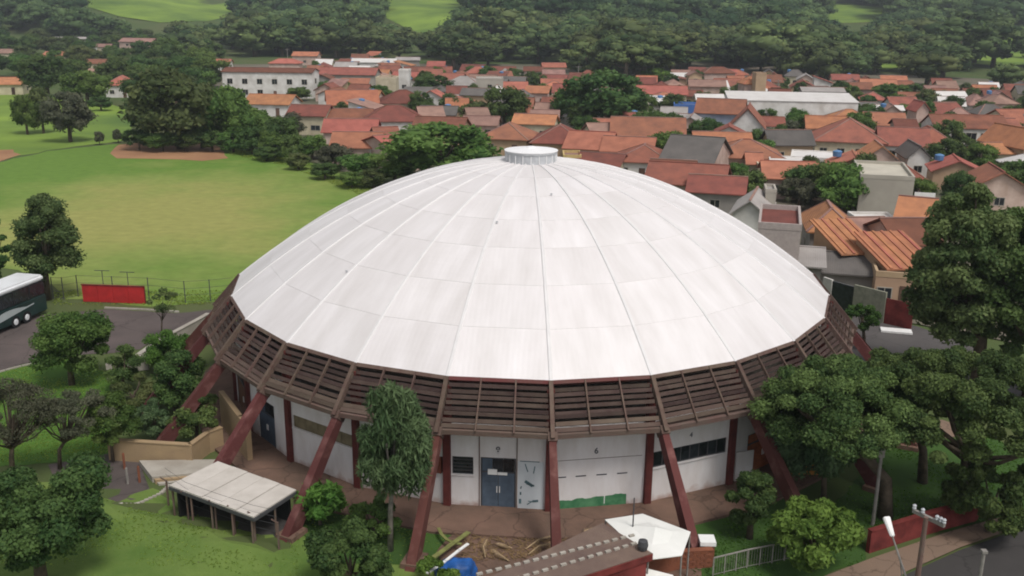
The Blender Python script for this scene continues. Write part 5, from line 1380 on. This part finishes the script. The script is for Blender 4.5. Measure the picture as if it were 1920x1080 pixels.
# --- right of centre far
H('red and pink roofed house right of the large dark tree', 1240, 174, 96, 9, 3.6, 1.8, -4, 'gx', T_SAL, W_CRM, 2)
H('cream wall corner left of the blue shop', 1207, 196, 24, 6, 4, .4, -4, 'flat', T_PINK, W_CRM, 0)
H('blue fronted shop in the middle right of the town', 1290, 198, 60, 7, 4, .6, -8, 'flat', T_LGREY, M_BRIGHTBLUE, 2, 'shop', 'shop')
H('jumbled pinkish house below the blue shop', 1300, 222, 60, 8, 3.4, .8, -8, 'gx', T_LGREY, W_PNK, 2)
H('pale blue grey house with bright red roof', 1352, 208, 92, 10, 5.0, 2.4, -16, 'gx', T_RED, W_BLU, 2, ww=(1.4, 1.6))
H('house with tall blank white gable wall', 1402, 232, 68, 12, 4.0, 3.4, -14, 'gy', T_RED, W_WHT, 0)
H('low white walled house right of the tall white gable', 1445, 232, 50, 9, 3.4, 1.3, -10, 'gx', T_RED, W_WHT, 1)
H('long white industrial hall with small windows', 1480, 186, 232, 13, 6.0, 1.0, -7, 'shed', T_WHT, W_WHT, 9, 'industrial_hall', 'hall', ov=.15, ww=(1.1, .8), arch=True)
H('orange turret roof behind the long white hall', 1408, 156, 42, 7, 7, 1.8, 4, 'hip', T_ORG, W_PNK, 1)
H('brown tower block behind the long white hall', 1424, 140, 26, 5, 9.5, .6, 2, 'flat', T_BRN, W_TAN, 1, 'tower', 'tower', rows=2)
H('pinkish stepped house left of the long white hall', 1325, 160, 70, 9, 5, 1.4, -6, 'gx', T_PINK, W_PNK, 2)
H('brown red roof behind the stepped house at the wood edge', 1345, 136, 62, 8, 5, 1.8, 4, 'hip', T_BRN, W_PNK, 1)
H('tall narrow pale house at the edge of the wood', 1302, 140, 30, 6, 6, 1.0, 0, 'gy', T_PINK, W_TAN, 1, rows=2)
H('low reddish roof beside the stepped pinkish house', 1290, 178, 56, 8, 3, 1.2, -6, 'gx', T_BRN, W_TAN, 1)
H('dark brown roof in front of the long white hall', 1460, 204, 70, 8, 3, 1.6, -8, 'gx', T_BRN, W_PNK, 1)
H('long brown roof below the right part of the hall', 1535, 212, 96, 8, 2.8, 1.2, -6, 'gx', T_BRN, W_TAN, 2)
H('grey roofed shed behind the right end of the hall', 1540, 170, 80, 8, 5, .8, -6, 'gx', T_LGREY, W_GRY, 2, 'shed', 'shed')
H('red roof with dark porch behind the hall', 1602, 165, 62, 8, 3.6, 1.5, -4, 'gx', T_RED, W_PNK, 2)
H('white gabled house with red roof left of the flat topped tree', 1645, 162, 66, 10, 4, 2.0, -14, 'gx', T_SAL, W_WHT, 2)
H('grey roof below the flat topped tree', 1618, 198, 52, 7, 3, .8, -6, 'gx', T_GREY, W_GRY, 1)
H('white low roof below the flat topped tree', 1664, 204, 54, 7, 3, .8, -10, 'gx', T_WHT, W_WHT, 1)
# --- right
H('bright orange hipped roof behind the large red hip', 1590, 226, 96, 10, 3.2, 2.2, -8, 'hip', T_ORG, W_CRM, 2)
H('large red hipped roof on the street corner', 1590, 258, 130, 14, 3.2, 3.4, -14, 'hip', T_RED, W_CRM, 4)
H('orange and red roof right of the bright orange hip', 1655, 230, 76, 10, 3, 2.0, -12, 'gx', T_SAL, W_PNK, 2)
H('brownish jumbled house in the right of the town', 1694, 236, 44, 8, 4, 1.2, -10, 'gx', T_BRN, W_PNK, 1)
H('orange red roof right of the corner hip', 1690, 266, 92, 11, 3, 2.4, -14, 'gx', T_RED, W_WHT, 2)
H('red roof falling toward the dark street trees', 1740, 262, 72, 10, 3, 2.2, -8, 'hip', T_SAL, W_WHT, 2)
H('small orange fronted house left of the white gable', 1645, 290, 64, 8, 3, 1.8, -10, 'gy', T_ORG, W_PNK, 1)
H('white house with steep gable before the dark street trees', 1712, 288, 48, 9, 3.4, 1.6, -8, 'gy', T_GREY, W_WHT, 1)
H('pink chimney like gable in the right of the town', 1722, 204, 30, 6, 5.5, 1.6, 0, 'gy', T_SAL, W_PNK, 1)
H('red roof above the arcaded building', 1752, 212, 76, 10, 3, 2.2, 6, 'gx', T_RED, W_CRM, 2)
H('long white arcaded building with red roof', 1808, 236, 136, 9, 4.2, 2.0, -4, 'gx', T_RED, W_WHT, 5, 'arcade_building', 'building', ww=(2.0, 2.4), ov=.3, arch=True)
H('small bright white house with conical red roof', 1826, 195, 46, 8, 2.6, 2.4, 0, 'hip', T_PINK, W_WHT, 1)
H('pink brown roof at the wood edge on the right', 1870, 192, 54, 8, 4, 1.8, 4, 'hip', T_PINK, W_PNK, 1)
H('wide orange roof at the right edge', 1905, 225, 90, 11, 3, 2.2, 8, 'gx', T_SAL, W_CRM, 2)
H('beige gabled house cut by the right edge', 1905, 268, 70, 12, 4, 2.6, 12, 'gy', T_ORG, W_TAN, 1)
H('low orange roof beside the beige gabled house', 1865, 282, 60, 8, 2.8, 1.2, 6, 'gx', T_ORG, W_CRM, 1)
H('red roof right of the arcaded building', 1872, 240, 60, 9, 3, 1.8, 4, 'gx', T_RED, W_TAN, 1)
# --- white yard and beige block
H('group of flat white roofs beside the pale street', 1530, 292, 100, 9, 3, .3, -16, 'flat', T_WHT, W_WHT, 0)
H('slanting white roof above the dark shade tree', 1478, 302, 80, 8, 3, .3, -12, 'flat', T_WHT, W_WHT, 1)
H('large beige hall with blank walls and pale roof', 1655, 322, 104, 13, 5.6, .5, -14, 'flat', nmat('beige_roof', (0.50, 0.46, 0.38), .9, .08, .5), W_BEI, 0, 'beige_hall', 'hall')
p_ = G(1695, 362, 2.6); b = MB().box(-1.2, 1.2, -.06, .06, -1.1, 1.1).build('white_sign', M_WHITE, None, (p_.x + .4, p_.y - 5.6, 2.6), (0, 0, rad(-14))); tag(b, 'white blank panel on the wall of the beige hall', 'panel')
# --- right of the dome, near
H('pale plastered house with bare walls near the dome', 1412, 388, 74, 9, 4.0, 1.4, -18, 'gy', T_LGREY, W_WHT, 0)
H('small beige tower with one dark square window', 1444, 356, 34, 4.5, 5.4, .4, -10, 'flat', T_LGREY, W_BEI, 1, 'tower', 'tower', ww=(1.0, 1.0))
H('large plain beige wall building touching the dome', 1462, 412, 92, 10, 6.0, .6, -14, 'flat', T_BRN, nmat('wall_mauve', (0.40, 0.345, 0.32), .9, .08), 0, 'plain_building', 'building')
H('orange brown hipped roof above the striped roofs', 1552, 420, 92, 9, 3.6, 2.0, -10, 'hip', T_ORG, W_GRY, 1)
H('orange roof with pale tile ribs, upper of two', 1584, 462, 84, 7, 3.4, 1.8, 10, 'shed', T_ORG, W_TAN, 1, stripes=True)
H('orange roof with pale tile ribs, lower of two', 1676, 488, 108, 7, 3.2, 1.8, 10, 'shed', T_ORG, W_TAN, 2, stripes=True)
H('dark reddish brown roof above the lower ribbed roof', 1690, 440, 92, 9, 3.4, 1.6, 4, 'gx', T_BRN, W_PNK, 1)
H('orange gable roof beside the beige hall', 1718, 405, 70, 9, 3.4, 2.0, -26, 'gx', T_ORG, W_CRM, 1)
H('white low wall house below the beige hall', 1640, 412, 90, 6, 3.0, .4, 0, 'flat', T_WHT, W_WHT, 0)
H('pinkish roof below the white low wall house', 1620, 430, 76, 7, 2.8, 1.2, 8, 'gx', T_PINK, W_GRY, 1)
H('long grey sheet roof over a garage beside the dome', 1560, 494, 165, 7.5, 2.3, 1.0, -14, 'gx', T_GREY, W_GRY, 0, 'garage', 'garage')
H('grey metal roof wedge between dome and garage', 1500, 480, 90, 8, 3.0, .8, -14, 'gx', T_LGREY, W_GRY, 0)
H('tan house with a small dark window behind the garage', 1676, 510, 90, 5, 2.8, .5, -14, 'flat', T_PINK, W_TAN, 2)
gw = wall_run('garage_wall', [G(1540, 572), G(1556, 578)], 2.6, .2, W_WHT, 'narrow white wall pier beside the black garage opening')
gw = wall_run('garage_mouth_slab', [G(1557, 578), G(1596, 590)], 2.5, .12, M_GLASS, 'black slab for the shaded garage mouth behind the dome', 'garage door')  # solid slab coloured black for the shade inside the open garage
gw = wall_run('street_wall', [G(1597, 590), G(1656, 606)], 2.7, .2, nmat('wall_greygreen', (0.26, 0.26, 0.20), .9, .15), 'grey green plastered street wall right of the garage')
gate = wall_run('house_gate', [G(1657, 606), G(1708, 618)], 2.2, .10, M_REDW, 'dark red metal gate behind the arena', 'gate')
b = MB().box(-1.2, 1.2, -.5, .5, 0, .16).build('white_step', M_WHITE, None, tuple(G(1680, 622)), (0, 0, rad(-14))); tag(b, 'white painted step before the dark red gate', 'step')

# utility poles in the town
for i, (px, py, h, lab) in enumerate(((540, 122, 30, 'thin pole above the long white school block'), (1084, 160, 36, 'pale pole behind the large dark tree'), (1118, 245, 34, 'thin pole before the large dark tree'),
                                      (1457, 182, 32, 'thin pole behind the long white hall'), (1752, 188, 30, 'pale pole at the wood edge on the right'), (1768, 318, 36, 'pale pole among the dark street trees'),
                                      (1798, 312, 30, 'white pole right of the dark street trees'))):
    p = GT(px, py); Hh = h * SC(p); o = MB().tube([(0, 0, 0), (0, 0, Hh)], [.16, .11], 6).beam((-1, 0, Hh - .4), (1, 0, Hh - .4), .12, .12).build('utility_pole', M_POST, None, tuple(p)); tag(o, lab, 'pole', 'utility poles in the town')

# houses squeezed in the remaining gaps of the town
def inpoly(x, y, P):
    c = False; n = len(P)
    for i in range(n):
        x1, y1 = P[i]; x2, y2 = P[i - 1]
        if (y1 > y) != (y2 > y) and x < (x2 - x1) * (y - y1) / (y2 - y1) + x1: c = not c
    return c


STREETS = [[(1405, 244), (1470, 246), (1560, 276), (1650, 310), (1790, 372), (1790, 410), (1640, 362), (1550, 326), (1470, 292), (1395, 266)], [(1590, 305), (1760, 290), (2050, 330), (2050, 365), (1900, 345), (1760, 325), (1640, 340)]]
GAPS = [[(575, 140), (700, 118), (800, 140), (960, 150), (1060, 150), (1180, 175), (1300, 150), (1700, 172), (2080, 190), (2080, 400), (1960, 420), (1740, 400), (1640, 420), (1400, 360), (1200, 300), (1000, 268), (900, 262), (720, 262), (640, 230)]]
rg = random.Random(21); nf = 0; POS = [(o[0], o[1], o[2] * .85, o[3]) for o in OCC]
for _ in range(9000):
    px, py = rg.uniform(570, 2080), rg.uniform(115, 420)
    if not inpoly(px, py, GAPS[0]) or any(inpoly(px, py, S_) for S_ in STREETS): continue
    g0 = GT(px, py); w_ = rg.uniform(5.5, 9.5); d_ = rg.uniform(6, 8)
    if any(math.hypot(g0.x - a_, g0.y - b_) < (c_ + d2_) / 2 + 6.2 for a_, b_, c_, d2_ in POS): continue
    eh_ = rg.uniform(2.8, 3.4); q = PX((g0.x, g0.y, eh_ + g0.z)); s_ = SC((g0.x, g0.y, eh_ + g0.z))
    r_ = house('small tiled roof house squeezed between larger roofs', q[0], q[1], w_ / s_, d_, eh_, rg.uniform(1.3, 2.2), rg.choice((-12, -8, 78, 4)) + rg.uniform(-3, 3), rg.choice(('gx', 'gx', 'hip', 'gx', 'shed')),
               rg.choice((T_RED, T_RED, T_SAL, T_BRN, T_ORG, T_PINK, T_LGREY, T_RED, T_WHT, T_BRN, T_GREY)), rg.choice((W_WHT, W_CRM, W_PNK, W_TAN)), 2, tank=rg.random() < .2)
    rw_ = {'tile_red': 'brick red', 'tile_salmon': 'salmon', 'tile_brown': 'brown', 'tile_orange': 'orange', 'tile_pink': 'pinkish', 'light_sheet': 'light grey', 'white_sheet': 'white', 'fibre_cement': 'dark grey'}[[c_ for c_ in r_.children if c_.name.startswith('roof')][0].data.materials[0].name]
    l_ = namer(q[0], q[1], 'small ' + rw_ + ' roofed house')
    if l_: r_['label'] = l_
    r_['group'] = 'small houses filling the gaps of the town'; POS.append((g0.x, g0.y, w_ / 2, d_ / 2)); nf += 1
print('filler houses', nf)

# ------------------------------------------------------------------ trees of the middle distance
MT = mid_tree
MT('dark', (946, 243), 94, 76, 'round dark tree left of the big dark tree', i=0)
MT('dark', (1130, 246), 178, 106, 'very large dark tree in the centre of the town', i=1)
MT('mid', (1070, 238), 80, 70, 'green tree at the left flank of the large dark tree')
MT('dark', (1185, 240), 70, 70, 'dark tree at the right flank of the large dark tree')
MT('mid', (826, 345), 220, 112, 'broad domed tree directly behind the dome left shoulder', i=1)
MT('mid', (740, 345), 90, 60, 'low leafy tree left of the broad domed tree')
MT('light', (1230, 158), 64, 28, 'light green round tree before the wood', i=1)
MT('mid', (1668, 202), 78, 44, 'green flat topped tree among the far red roofs', i=1)
MT('mid', (1582, 408), 124, 100, 'big dark shade tree beside the beige hall', i=0)
MT('grey', (1497, 396), 78, 62, 'greyish tree left of the big shade tree')
MT('dark', (1400, 376), 74, 54, 'round dark tree above the dome right shoulder', i=0)
MT('dark', (1768, 322), 76, 62, 'dark street tree left of the white pole', i=2)
MT('mid', (1836, 318), 60, 50, 'green street tree right of the white pole')
MT('mid', (1412, 268), 30, 20, 'small round tree below the white gable house')
MT('dark', (810, 190), 80, 48, 'dark tree below the pale wall in the far town')
MT('olive', (850, 226), 56, 50, 'olive palm like tree in the centre of the town')
MT('mid', (1500, 258), 56, 42, 'greyish green tree at the head of the pale street')
MT('grey', (1480, 262), 40, 34, 'pale tree beside the pale street')
MT('dark', (1650, 312), 44, 30, 'small dark tree before the orange fronted house')
MT('dark', (1268, 212), 26, 30, 'small dark tree left of the blue shop')
MT('mid', (720, 196), 38, 30, 'small tree right of the orange gable')
MT('mid', (1022, 246), 62, 24, 'low green hedge before the small yellowish house', 'hedge', None, 'hedge')
MT('mid', (1137, 294), 32, 26, 'small green tree between the red roofs near the dome')
MT('dark', (1700, 316), 60, 24, 'dark hedge beside the white steep gable house', 'hedge', None, 'hedge')
MT('mid', (1870, 328), 60, 30, 'green shrub beside the beige gabled house')
# clump left of the field
MT('olive', (338, 280), 170, 150, 'large olive tree of the clump behind the field', i=0)
MT('dark', (288, 272), 90, 110, 'dark tree at the left of the big clump behind the field')
MT('mid', (420, 278), 110, 118, 'bright green tree right in the clump behind the field')
MT('dark', (380, 278), 100, 90, 'dark tree in the middle of the clump behind the field')
MT('mid', (470, 282), 90, 80, 'green tree under the orange yellow roof')
MT('dark', (530, 290), 80, 66, 'dark rounded tree below the cream house')
MT('grey', (546, 262), 60, 48, 'greyish brown tree left of the cream house')
for i, (px, py, w_, h_, kd, lb) in enumerate(((585, 300, 70, 46, 'mid', 'bush row below the cream house, left part'), (630, 318, 76, 48, 'grey', 'greyish bush below the salmon roofs'), (678, 336, 80, 50, 'mid', 'leafy bush left of the slanting red roof'),
        (560, 318, 50, 30, 'olive', 'olive bush on the field edge'), (610, 336, 60, 30, 'dark', 'low dark bush on the field edge'), (660, 352, 60, 30, 'mid', 'low bush at the field corner near the dome'), (648, 300, 60, 40, 'dark', 'dark bush before the stepped salmon roofs'),
        (500, 302, 54, 26, 'dark', 'low dark bush behind the tall pale posts'), (700, 352, 60, 34, 'olive', 'olive bush touching the dome outline'))):
    MT(kd, (px, py), w_, h_, lb, 'bush', None, 'bush')
MT('mid', (52, 252), 56, 72, 'small tree on the lawn at the far left'); MT('olive', (82, 250), 60, 80, 'middle tree of three on the far left lawn')
MT('grey', (132, 266), 92, 92, 'greyish spreading tree on the far left lawn')
MT('dark', (90, 182), 100, 74, 'dark tree above the three lawn trees'); MT('mid', (165, 194), 90, 60, 'green tree left of the bright salmon roof')
MT('dark', (214, 124), 40, 36, 'dark tree before the pinkish white house'); MT('dark', (318, 136), 66, 60, 'dark tree right of the pinkish white house')
MT('dark', (62, 146), 50, 36, 'dark tree before the orange house at the left edge'); MT('mid', (130, 150), 70, 40, 'green tree above the low red roof')
MT('dark', (284, 190), 56, 60, 'dark tree right of the bright salmon roof'); MT('dark', (190, 208), 44, 26, 'dark bush before the salmon roofed house')
MT('mid', (380, 140), 60, 50, 'green tree left of the long white block'); MT('dark', (345, 165), 70, 56, 'dark tree behind the clump of the field')
MT('dark', (640, 176), 60, 26, 'dark low tree behind the large orange gable'); MT('mid', (560, 190), 50, 26, 'low tree in front of the long white block')
for i, (px, py, w_, h_, kd, lb) in enumerate(((262, 282, 60, 40, 'dark', 'low dark bush at the left foot of the big clump'), (305, 284, 64, 36, 'mid', 'low bush right behind the dirt patch'), (350, 284, 66, 40, 'dark', 'dark undergrowth bush behind the dirt patch'), (398, 284, 60, 40, 'dark', 'dark bush behind the right end of the dirt patch'),
        (438, 286, 56, 44, 'mid', 'green bush beside the first pale post'), (474, 290, 60, 50, 'dark', 'dark bush between the pale posts'), (512, 296, 56, 50, 'mid', 'green bush behind the third pale post'), (548, 304, 56, 50, 'dark', 'dark bush under the cream house wall'))):
    MT(kd, (px, py), w_, h_, lb, 'bush', None, 'bush')
for i, (px, py, lb) in enumerate(((187, 272, 'small reddish shrub left of the dirt patch'), (222, 268, 'small reddish shrub at the corner of the dirt patch'))):
    p = G(px, py); s = SC(p); tag(place_tree(PRO['grey'][i], tuple(p), 20 * s, 26 * s, 'small_shrub', lb, 'shrub'), group='small shrubs by the dirt patch')

# fill between the houses with small yard trees that the photo shows as dark green spots
ry = random.Random(9); ny = 0; P3 = list(POS)
for _ in range(5000):
    px, py = ry.uniform(560, 2060), ry.uniform(112, 400)
    if not inpoly(px, py, GAPS[0]) or any(inpoly(px, py, S_) for S_ in STREETS): continue
    g0 = GT(px, py)
    if any(math.hypot(g0.x - a_, g0.y - b_) < min(c_, d2_) + 1.6 for a_, b_, c_, d2_ in P3): continue
    kd = ('dark', 'mid', 'olive', 'dark')[ny % 4]; h_ = ry.uniform(3.2, 6.5)
    tag(place_tree(PRO[kd][ny % 3], (g0.x, g0.y, zt(g0.x, g0.y)), h_ * ry.uniform(.8, 1.25), h_, 'yard_tree', namer(px, py, 'small ' + {'dark': 'dark green', 'mid': 'green', 'olive': 'olive'}[kd] + ' tree') or 'small green yard tree between the house roofs', 'tree'), group='yard trees between the houses'); P3.append((g0.x, g0.y, 2.6, 2.6)); ny += 1
    if ny >= 170: break
print('yard trees', ny)

# trees scattered in the green belt at the left of the town
BELT = [(-120, 130), (-120, 72), (60, 70), (230, 66), (330, 84), (420, 110), (400, 180), (330, 200), (250, 205), (160, 175), (60, 160)]
rb_ = random.Random(5); P2 = [(o[0], o[1], o[2]) for o in OCC]; nb = 0
for _ in range(420):
    px, py = rb_.uniform(-120, 420), rb_.uniform(66, 205)
    if not inpoly(px, py, BELT): continue
    g0 = GT(px, py)
    if any(math.hypot(g0.x - a_, g0.y - b_) < c_ + 4 for a_, b_, c_ in P2): continue
    if any(a_ - 9 < g0.x < a_ + 9 and 0 < b_ - g0.y < 62 for a_, b_, c_ in P2 if c_ > 3.95): continue
    kd = rb_.choice(('dark', 'mid', 'dark', 'olive')); h_ = rb_.uniform(6, 10)
    tag(place_tree(PRO[kd][rb_.randrange(3)], (g0.x, g0.y, zt(g0.x, g0.y)), h_ * rb_.uniform(1.0, 1.4), h_, 'belt_tree', namer(px, py, {'dark': 'dark', 'mid': 'green', 'olive': 'olive'}[kd] + ' leafy tree') or 'leafy tree in the green belt between the far left roofs', 'tree'), group='trees of the green belt at the far left'); P2.append((g0.x, g0.y, 3.9)); nb += 1
print('belt trees', nb)

# ------------------------------------------------------------------ the wood on the hills
MEADOWS = [[(160, -60), (430, -60), (462, 26), (390, 42), (300, 44), (225, 34), (165, 14)],
           [(705, 4), (735, -10), (790, -60), (885, -60), (872, 24), (822, 58), (795, 68), (725, 36)],
           [(1535, 12), (1600, 8), (1665, 18), (1640, 42), (1560, 44), (1530, 30)],
           [(1735, 100), (1900, 70), (1960, 60), (1960, 118), (1890, 128), (1800, 118)],
           [(1590, 120), (1680, 108), (1720, 118), (1660, 134)],
           [(1860, 70), (1960, 40), (1960, 66), (1880, 96)]]
TOWN = [[(-200, 66), (60, 62), (80, 84), (215, 74), (300, 74), (330, 114), (400, 114), (500, 107), (600, 108), (680, 110), (800, 112), (830, 135), (960, 130), (985, 120), (1060, 116), (1080, 150), (1190, 158), (1275, 138),
         (1295, 126), (1400, 130), (1450, 148), (1500, 158), (1560, 156), (1700, 148), (1720, 170), (1800, 176), (1850, 178), (2200, 182), (2200, 900), (-300, 900)]]


def inpoly(x, y, P):
    c = False; n = len(P)
    for i in range(n):
        x1, y1 = P[i]; x2, y2 = P[i - 1]
        if (y1 > y) != (y2 > y) and x < (x2 - x1) * (y - y1) / (y2 - y1) + x1: c = not c
    return c


for i, mpoly in enumerate(MEADOWS):
    pts = []
    for (a, b_) in mpoly:
        d = ray(a, b_); best = None
        for s_ in range(300, 2400, 4):
            q = CAM + d / d.y * s_
            if q.z < zt(q.x, q.y): best = q; break
        if best is None: best = CAM + d / d.y * 1500
        pts.append((best.x, best.y))
    try:
        drape('meadow', pts, M_MEADOW, 0.25, 14.0, ('bright green meadow in the woods at the upper left', 'bright green meadow in the woods at the top middle', 'small meadow strip in the woods right of centre', 'light green meadow at the right edge of the woods', 'thin meadow strip behind the white gabled house', 'meadow corner at the far right')[i])
    except Exception as ex: print('meadow', i, ex)

cands = []
rsf = np.random.RandomState(77)
y = 270 - CD
while y < 1080 - CD:
    d = y + CD; sp_y = 12.5 + d * 0.006; hw = 0.60 * d + 25; sp_x = 12.5 + d * 0.006
    x = -hw
    while x < hw:
        xx = x + rsf.uniform(-.45, .45) * sp_x; yy = y + rsf.uniform(-.45, .45) * sp_y; x += sp_x
        z = zt(xx, yy); hgt = rsf.uniform(9, 19) * (1 + (d - 400) * 0.0006) * (1.35 if rsf.rand() < .2 else 1); px, pb = PX((xx, yy, z)); _, pt = PX((xx, yy, z + hgt)); _, pm = PX((xx, yy, z + hgt * .5))
        if px < -110 or px > 2030: continue
        if inpoly(px, pb - 1, TOWN[0]): continue
        jx, jy = rsf.normal(0, 10), rsf.normal(0, 4)
        if any(inpoly(px + jx, v + jy, M) for M in MEADOWS for v in (pb, pm, pt + 6)): continue
        cands.append((d, xx, yy, z, hgt))
    y += sp_y
cands.sort()
NEAR = cands[:215]; REST = cands[215:]
for i, (d, xx, yy, z, hgt) in enumerate(NEAR):
    tag(place_tree(FAR[i % 7], (xx, yy, z - .3), hgt * rsf.uniform(1.25, 1.7), hgt * 1.0, 'woodland_tree', 'dense green tree at the near edge of the hillside wood', 'tree', 'trees at the near edge of the wood', trunk=True))
N = len(REST); arrV = []; arr4 = []; arr3 = []; arrT = []; off = 0
for i, (d, xx, yy, z, hgt) in enumerate(REST):
    V, F4, CF, T = FAR[i % 7][2]; a = rsf.uniform(0, 2 * PI); w_ = hgt * rsf.uniform(1.25, 1.75); c_, s_ = math.cos(a) * w_, math.sin(a) * w_
    P = np.empty_like(V); P[:, 0] = V[:, 0] * c_ - V[:, 1] * s_ + xx; P[:, 1] = V[:, 0] * s_ + V[:, 1] * c_ + yy; P[:, 2] = V[:, 2] * hgt + z - 1.0
    arrV.append(P); arr4.append(F4 + off); arr3.append(CF + off); off += len(V); tt = rsf.normal(0, .26); arrT.append(np.clip(T * .65 + .16 + tt, 0, 1))
# vertex order: quads first in the mesh arrays, both refer to the same vertex list
me = mesh_np('forest', np.concatenate(arrV), np.concatenate(arr4), np.concatenate(arr3), np.concatenate(arrT), LF_FOREST)
tag(link('forest', me), 'dark green wood covering the hills beyond the town', 'forest', kind='stuff')
print('forest trees', len(cands), 'faces', len(me.polygons), 'houses', HN[0])
# grass tufts and weeds on the lawns (nobody could count them)
def tufts(name, regions, n, label, mat, s0, seed):
    rt = np.random.RandomState(seed); P = []
    xs_ = [p[0] for q in regions for p in q]; ys_ = [p[1] for q in regions for p in q]
    while len(P) < n:
        x, y_ = rt.uniform(min(xs_), max(xs_)), rt.uniform(min(ys_), max(ys_))
        if any(inpoly(x, y_, q) for q in regions) and MN.noise(Vector((x * .35, y_ * .35, seed))) > -0.15 + rt.uniform(-.2, .3): P.append((x, y_, zt(x, y_) + .03))
    P = np.array(P); a_ = rt.uniform(0, 2 * PI, n); s_ = s0 * rt.uniform(.5, 1.5, n); t = np.stack([np.cos(a_), np.sin(a_), 0 * a_], 1) * s_[:, None]
    up_ = np.stack([rt.normal(0, .35, n), rt.normal(0, .35, n), np.ones(n)], 1) * (s_ * 1.1)[:, None]
    V = np.stack([P - t, P + t, P + t * .7 + up_, P - t * .7 + up_ * .8], 1).reshape(-1, 3)
    me = mesh_np(name, V, np.arange(n * 4).reshape(-1, 4), np.zeros((0, 3), int), np.repeat(rt.rand(n), 4), mat); tag(link(name, me), label, 'grass', kind='stuff')


LF_TUFT = leafmat('leaf_tuft', (0.16, 0.24, 0.045), (0.26, 0.34, 0.075), trans=0.45)
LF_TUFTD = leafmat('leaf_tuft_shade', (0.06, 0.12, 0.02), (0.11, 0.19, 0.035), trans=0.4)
tufts('lawn_grass', [gp((-40, 1090), (-40, 930), (60, 905), (215, 945), (330, 950), (470, 1003), (560, 1010), (560, 1090)), gp((560, 960), (640, 915), (800, 955), (860, 990), (800, 1060), (640, 1060), (560, 1000)),
                     gp((-40, 870), (-40, 720), (20, 690), (130, 672), (205, 700), (210, 850), (120, 866))], 9000, 'tufts of grass and weeds on the near lawns', LF_TUFT, .045, 3)
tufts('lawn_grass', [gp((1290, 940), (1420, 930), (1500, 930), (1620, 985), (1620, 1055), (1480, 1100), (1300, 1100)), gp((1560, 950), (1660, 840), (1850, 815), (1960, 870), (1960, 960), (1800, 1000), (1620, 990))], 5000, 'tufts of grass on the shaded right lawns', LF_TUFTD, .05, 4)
tufts('field_edge_grass', [gp((100, 572), (100, 545), (450, 545), (450, 572)), gp((430, 278), (560, 300), (700, 352), (690, 372), (540, 312), (430, 290))], 7000, 'longer grass along the edges of the playing field', LF_TUFT, .07, 5)
# ------------------------------------------------------------------ air
def haze():
    m = bpy.data.materials.new('haze_air'); m.use_nodes = True; nt = m.node_tree; nt.nodes.clear()
    v = nt.nodes.new('ShaderNodeVolumePrincipled'); v.inputs['Density'].default_value = 0.00023; v.inputs['Color'].default_value = (0.80, 0.86, 0.93, 1); v.inputs['Anisotropy'].default_value = 0.2
    o = nt.nodes.new('ShaderNodeOutputMaterial'); nt.links.new(v.outputs[0], o.inputs['Volume'])
    tag(MB().box(-3300, 3300, -500, 6100, -2.5, 165).build('haze', m), 'thin air haze over the valley', 'haze', kind='stuff')
USE_HAZE = True
if USE_HAZE: haze()
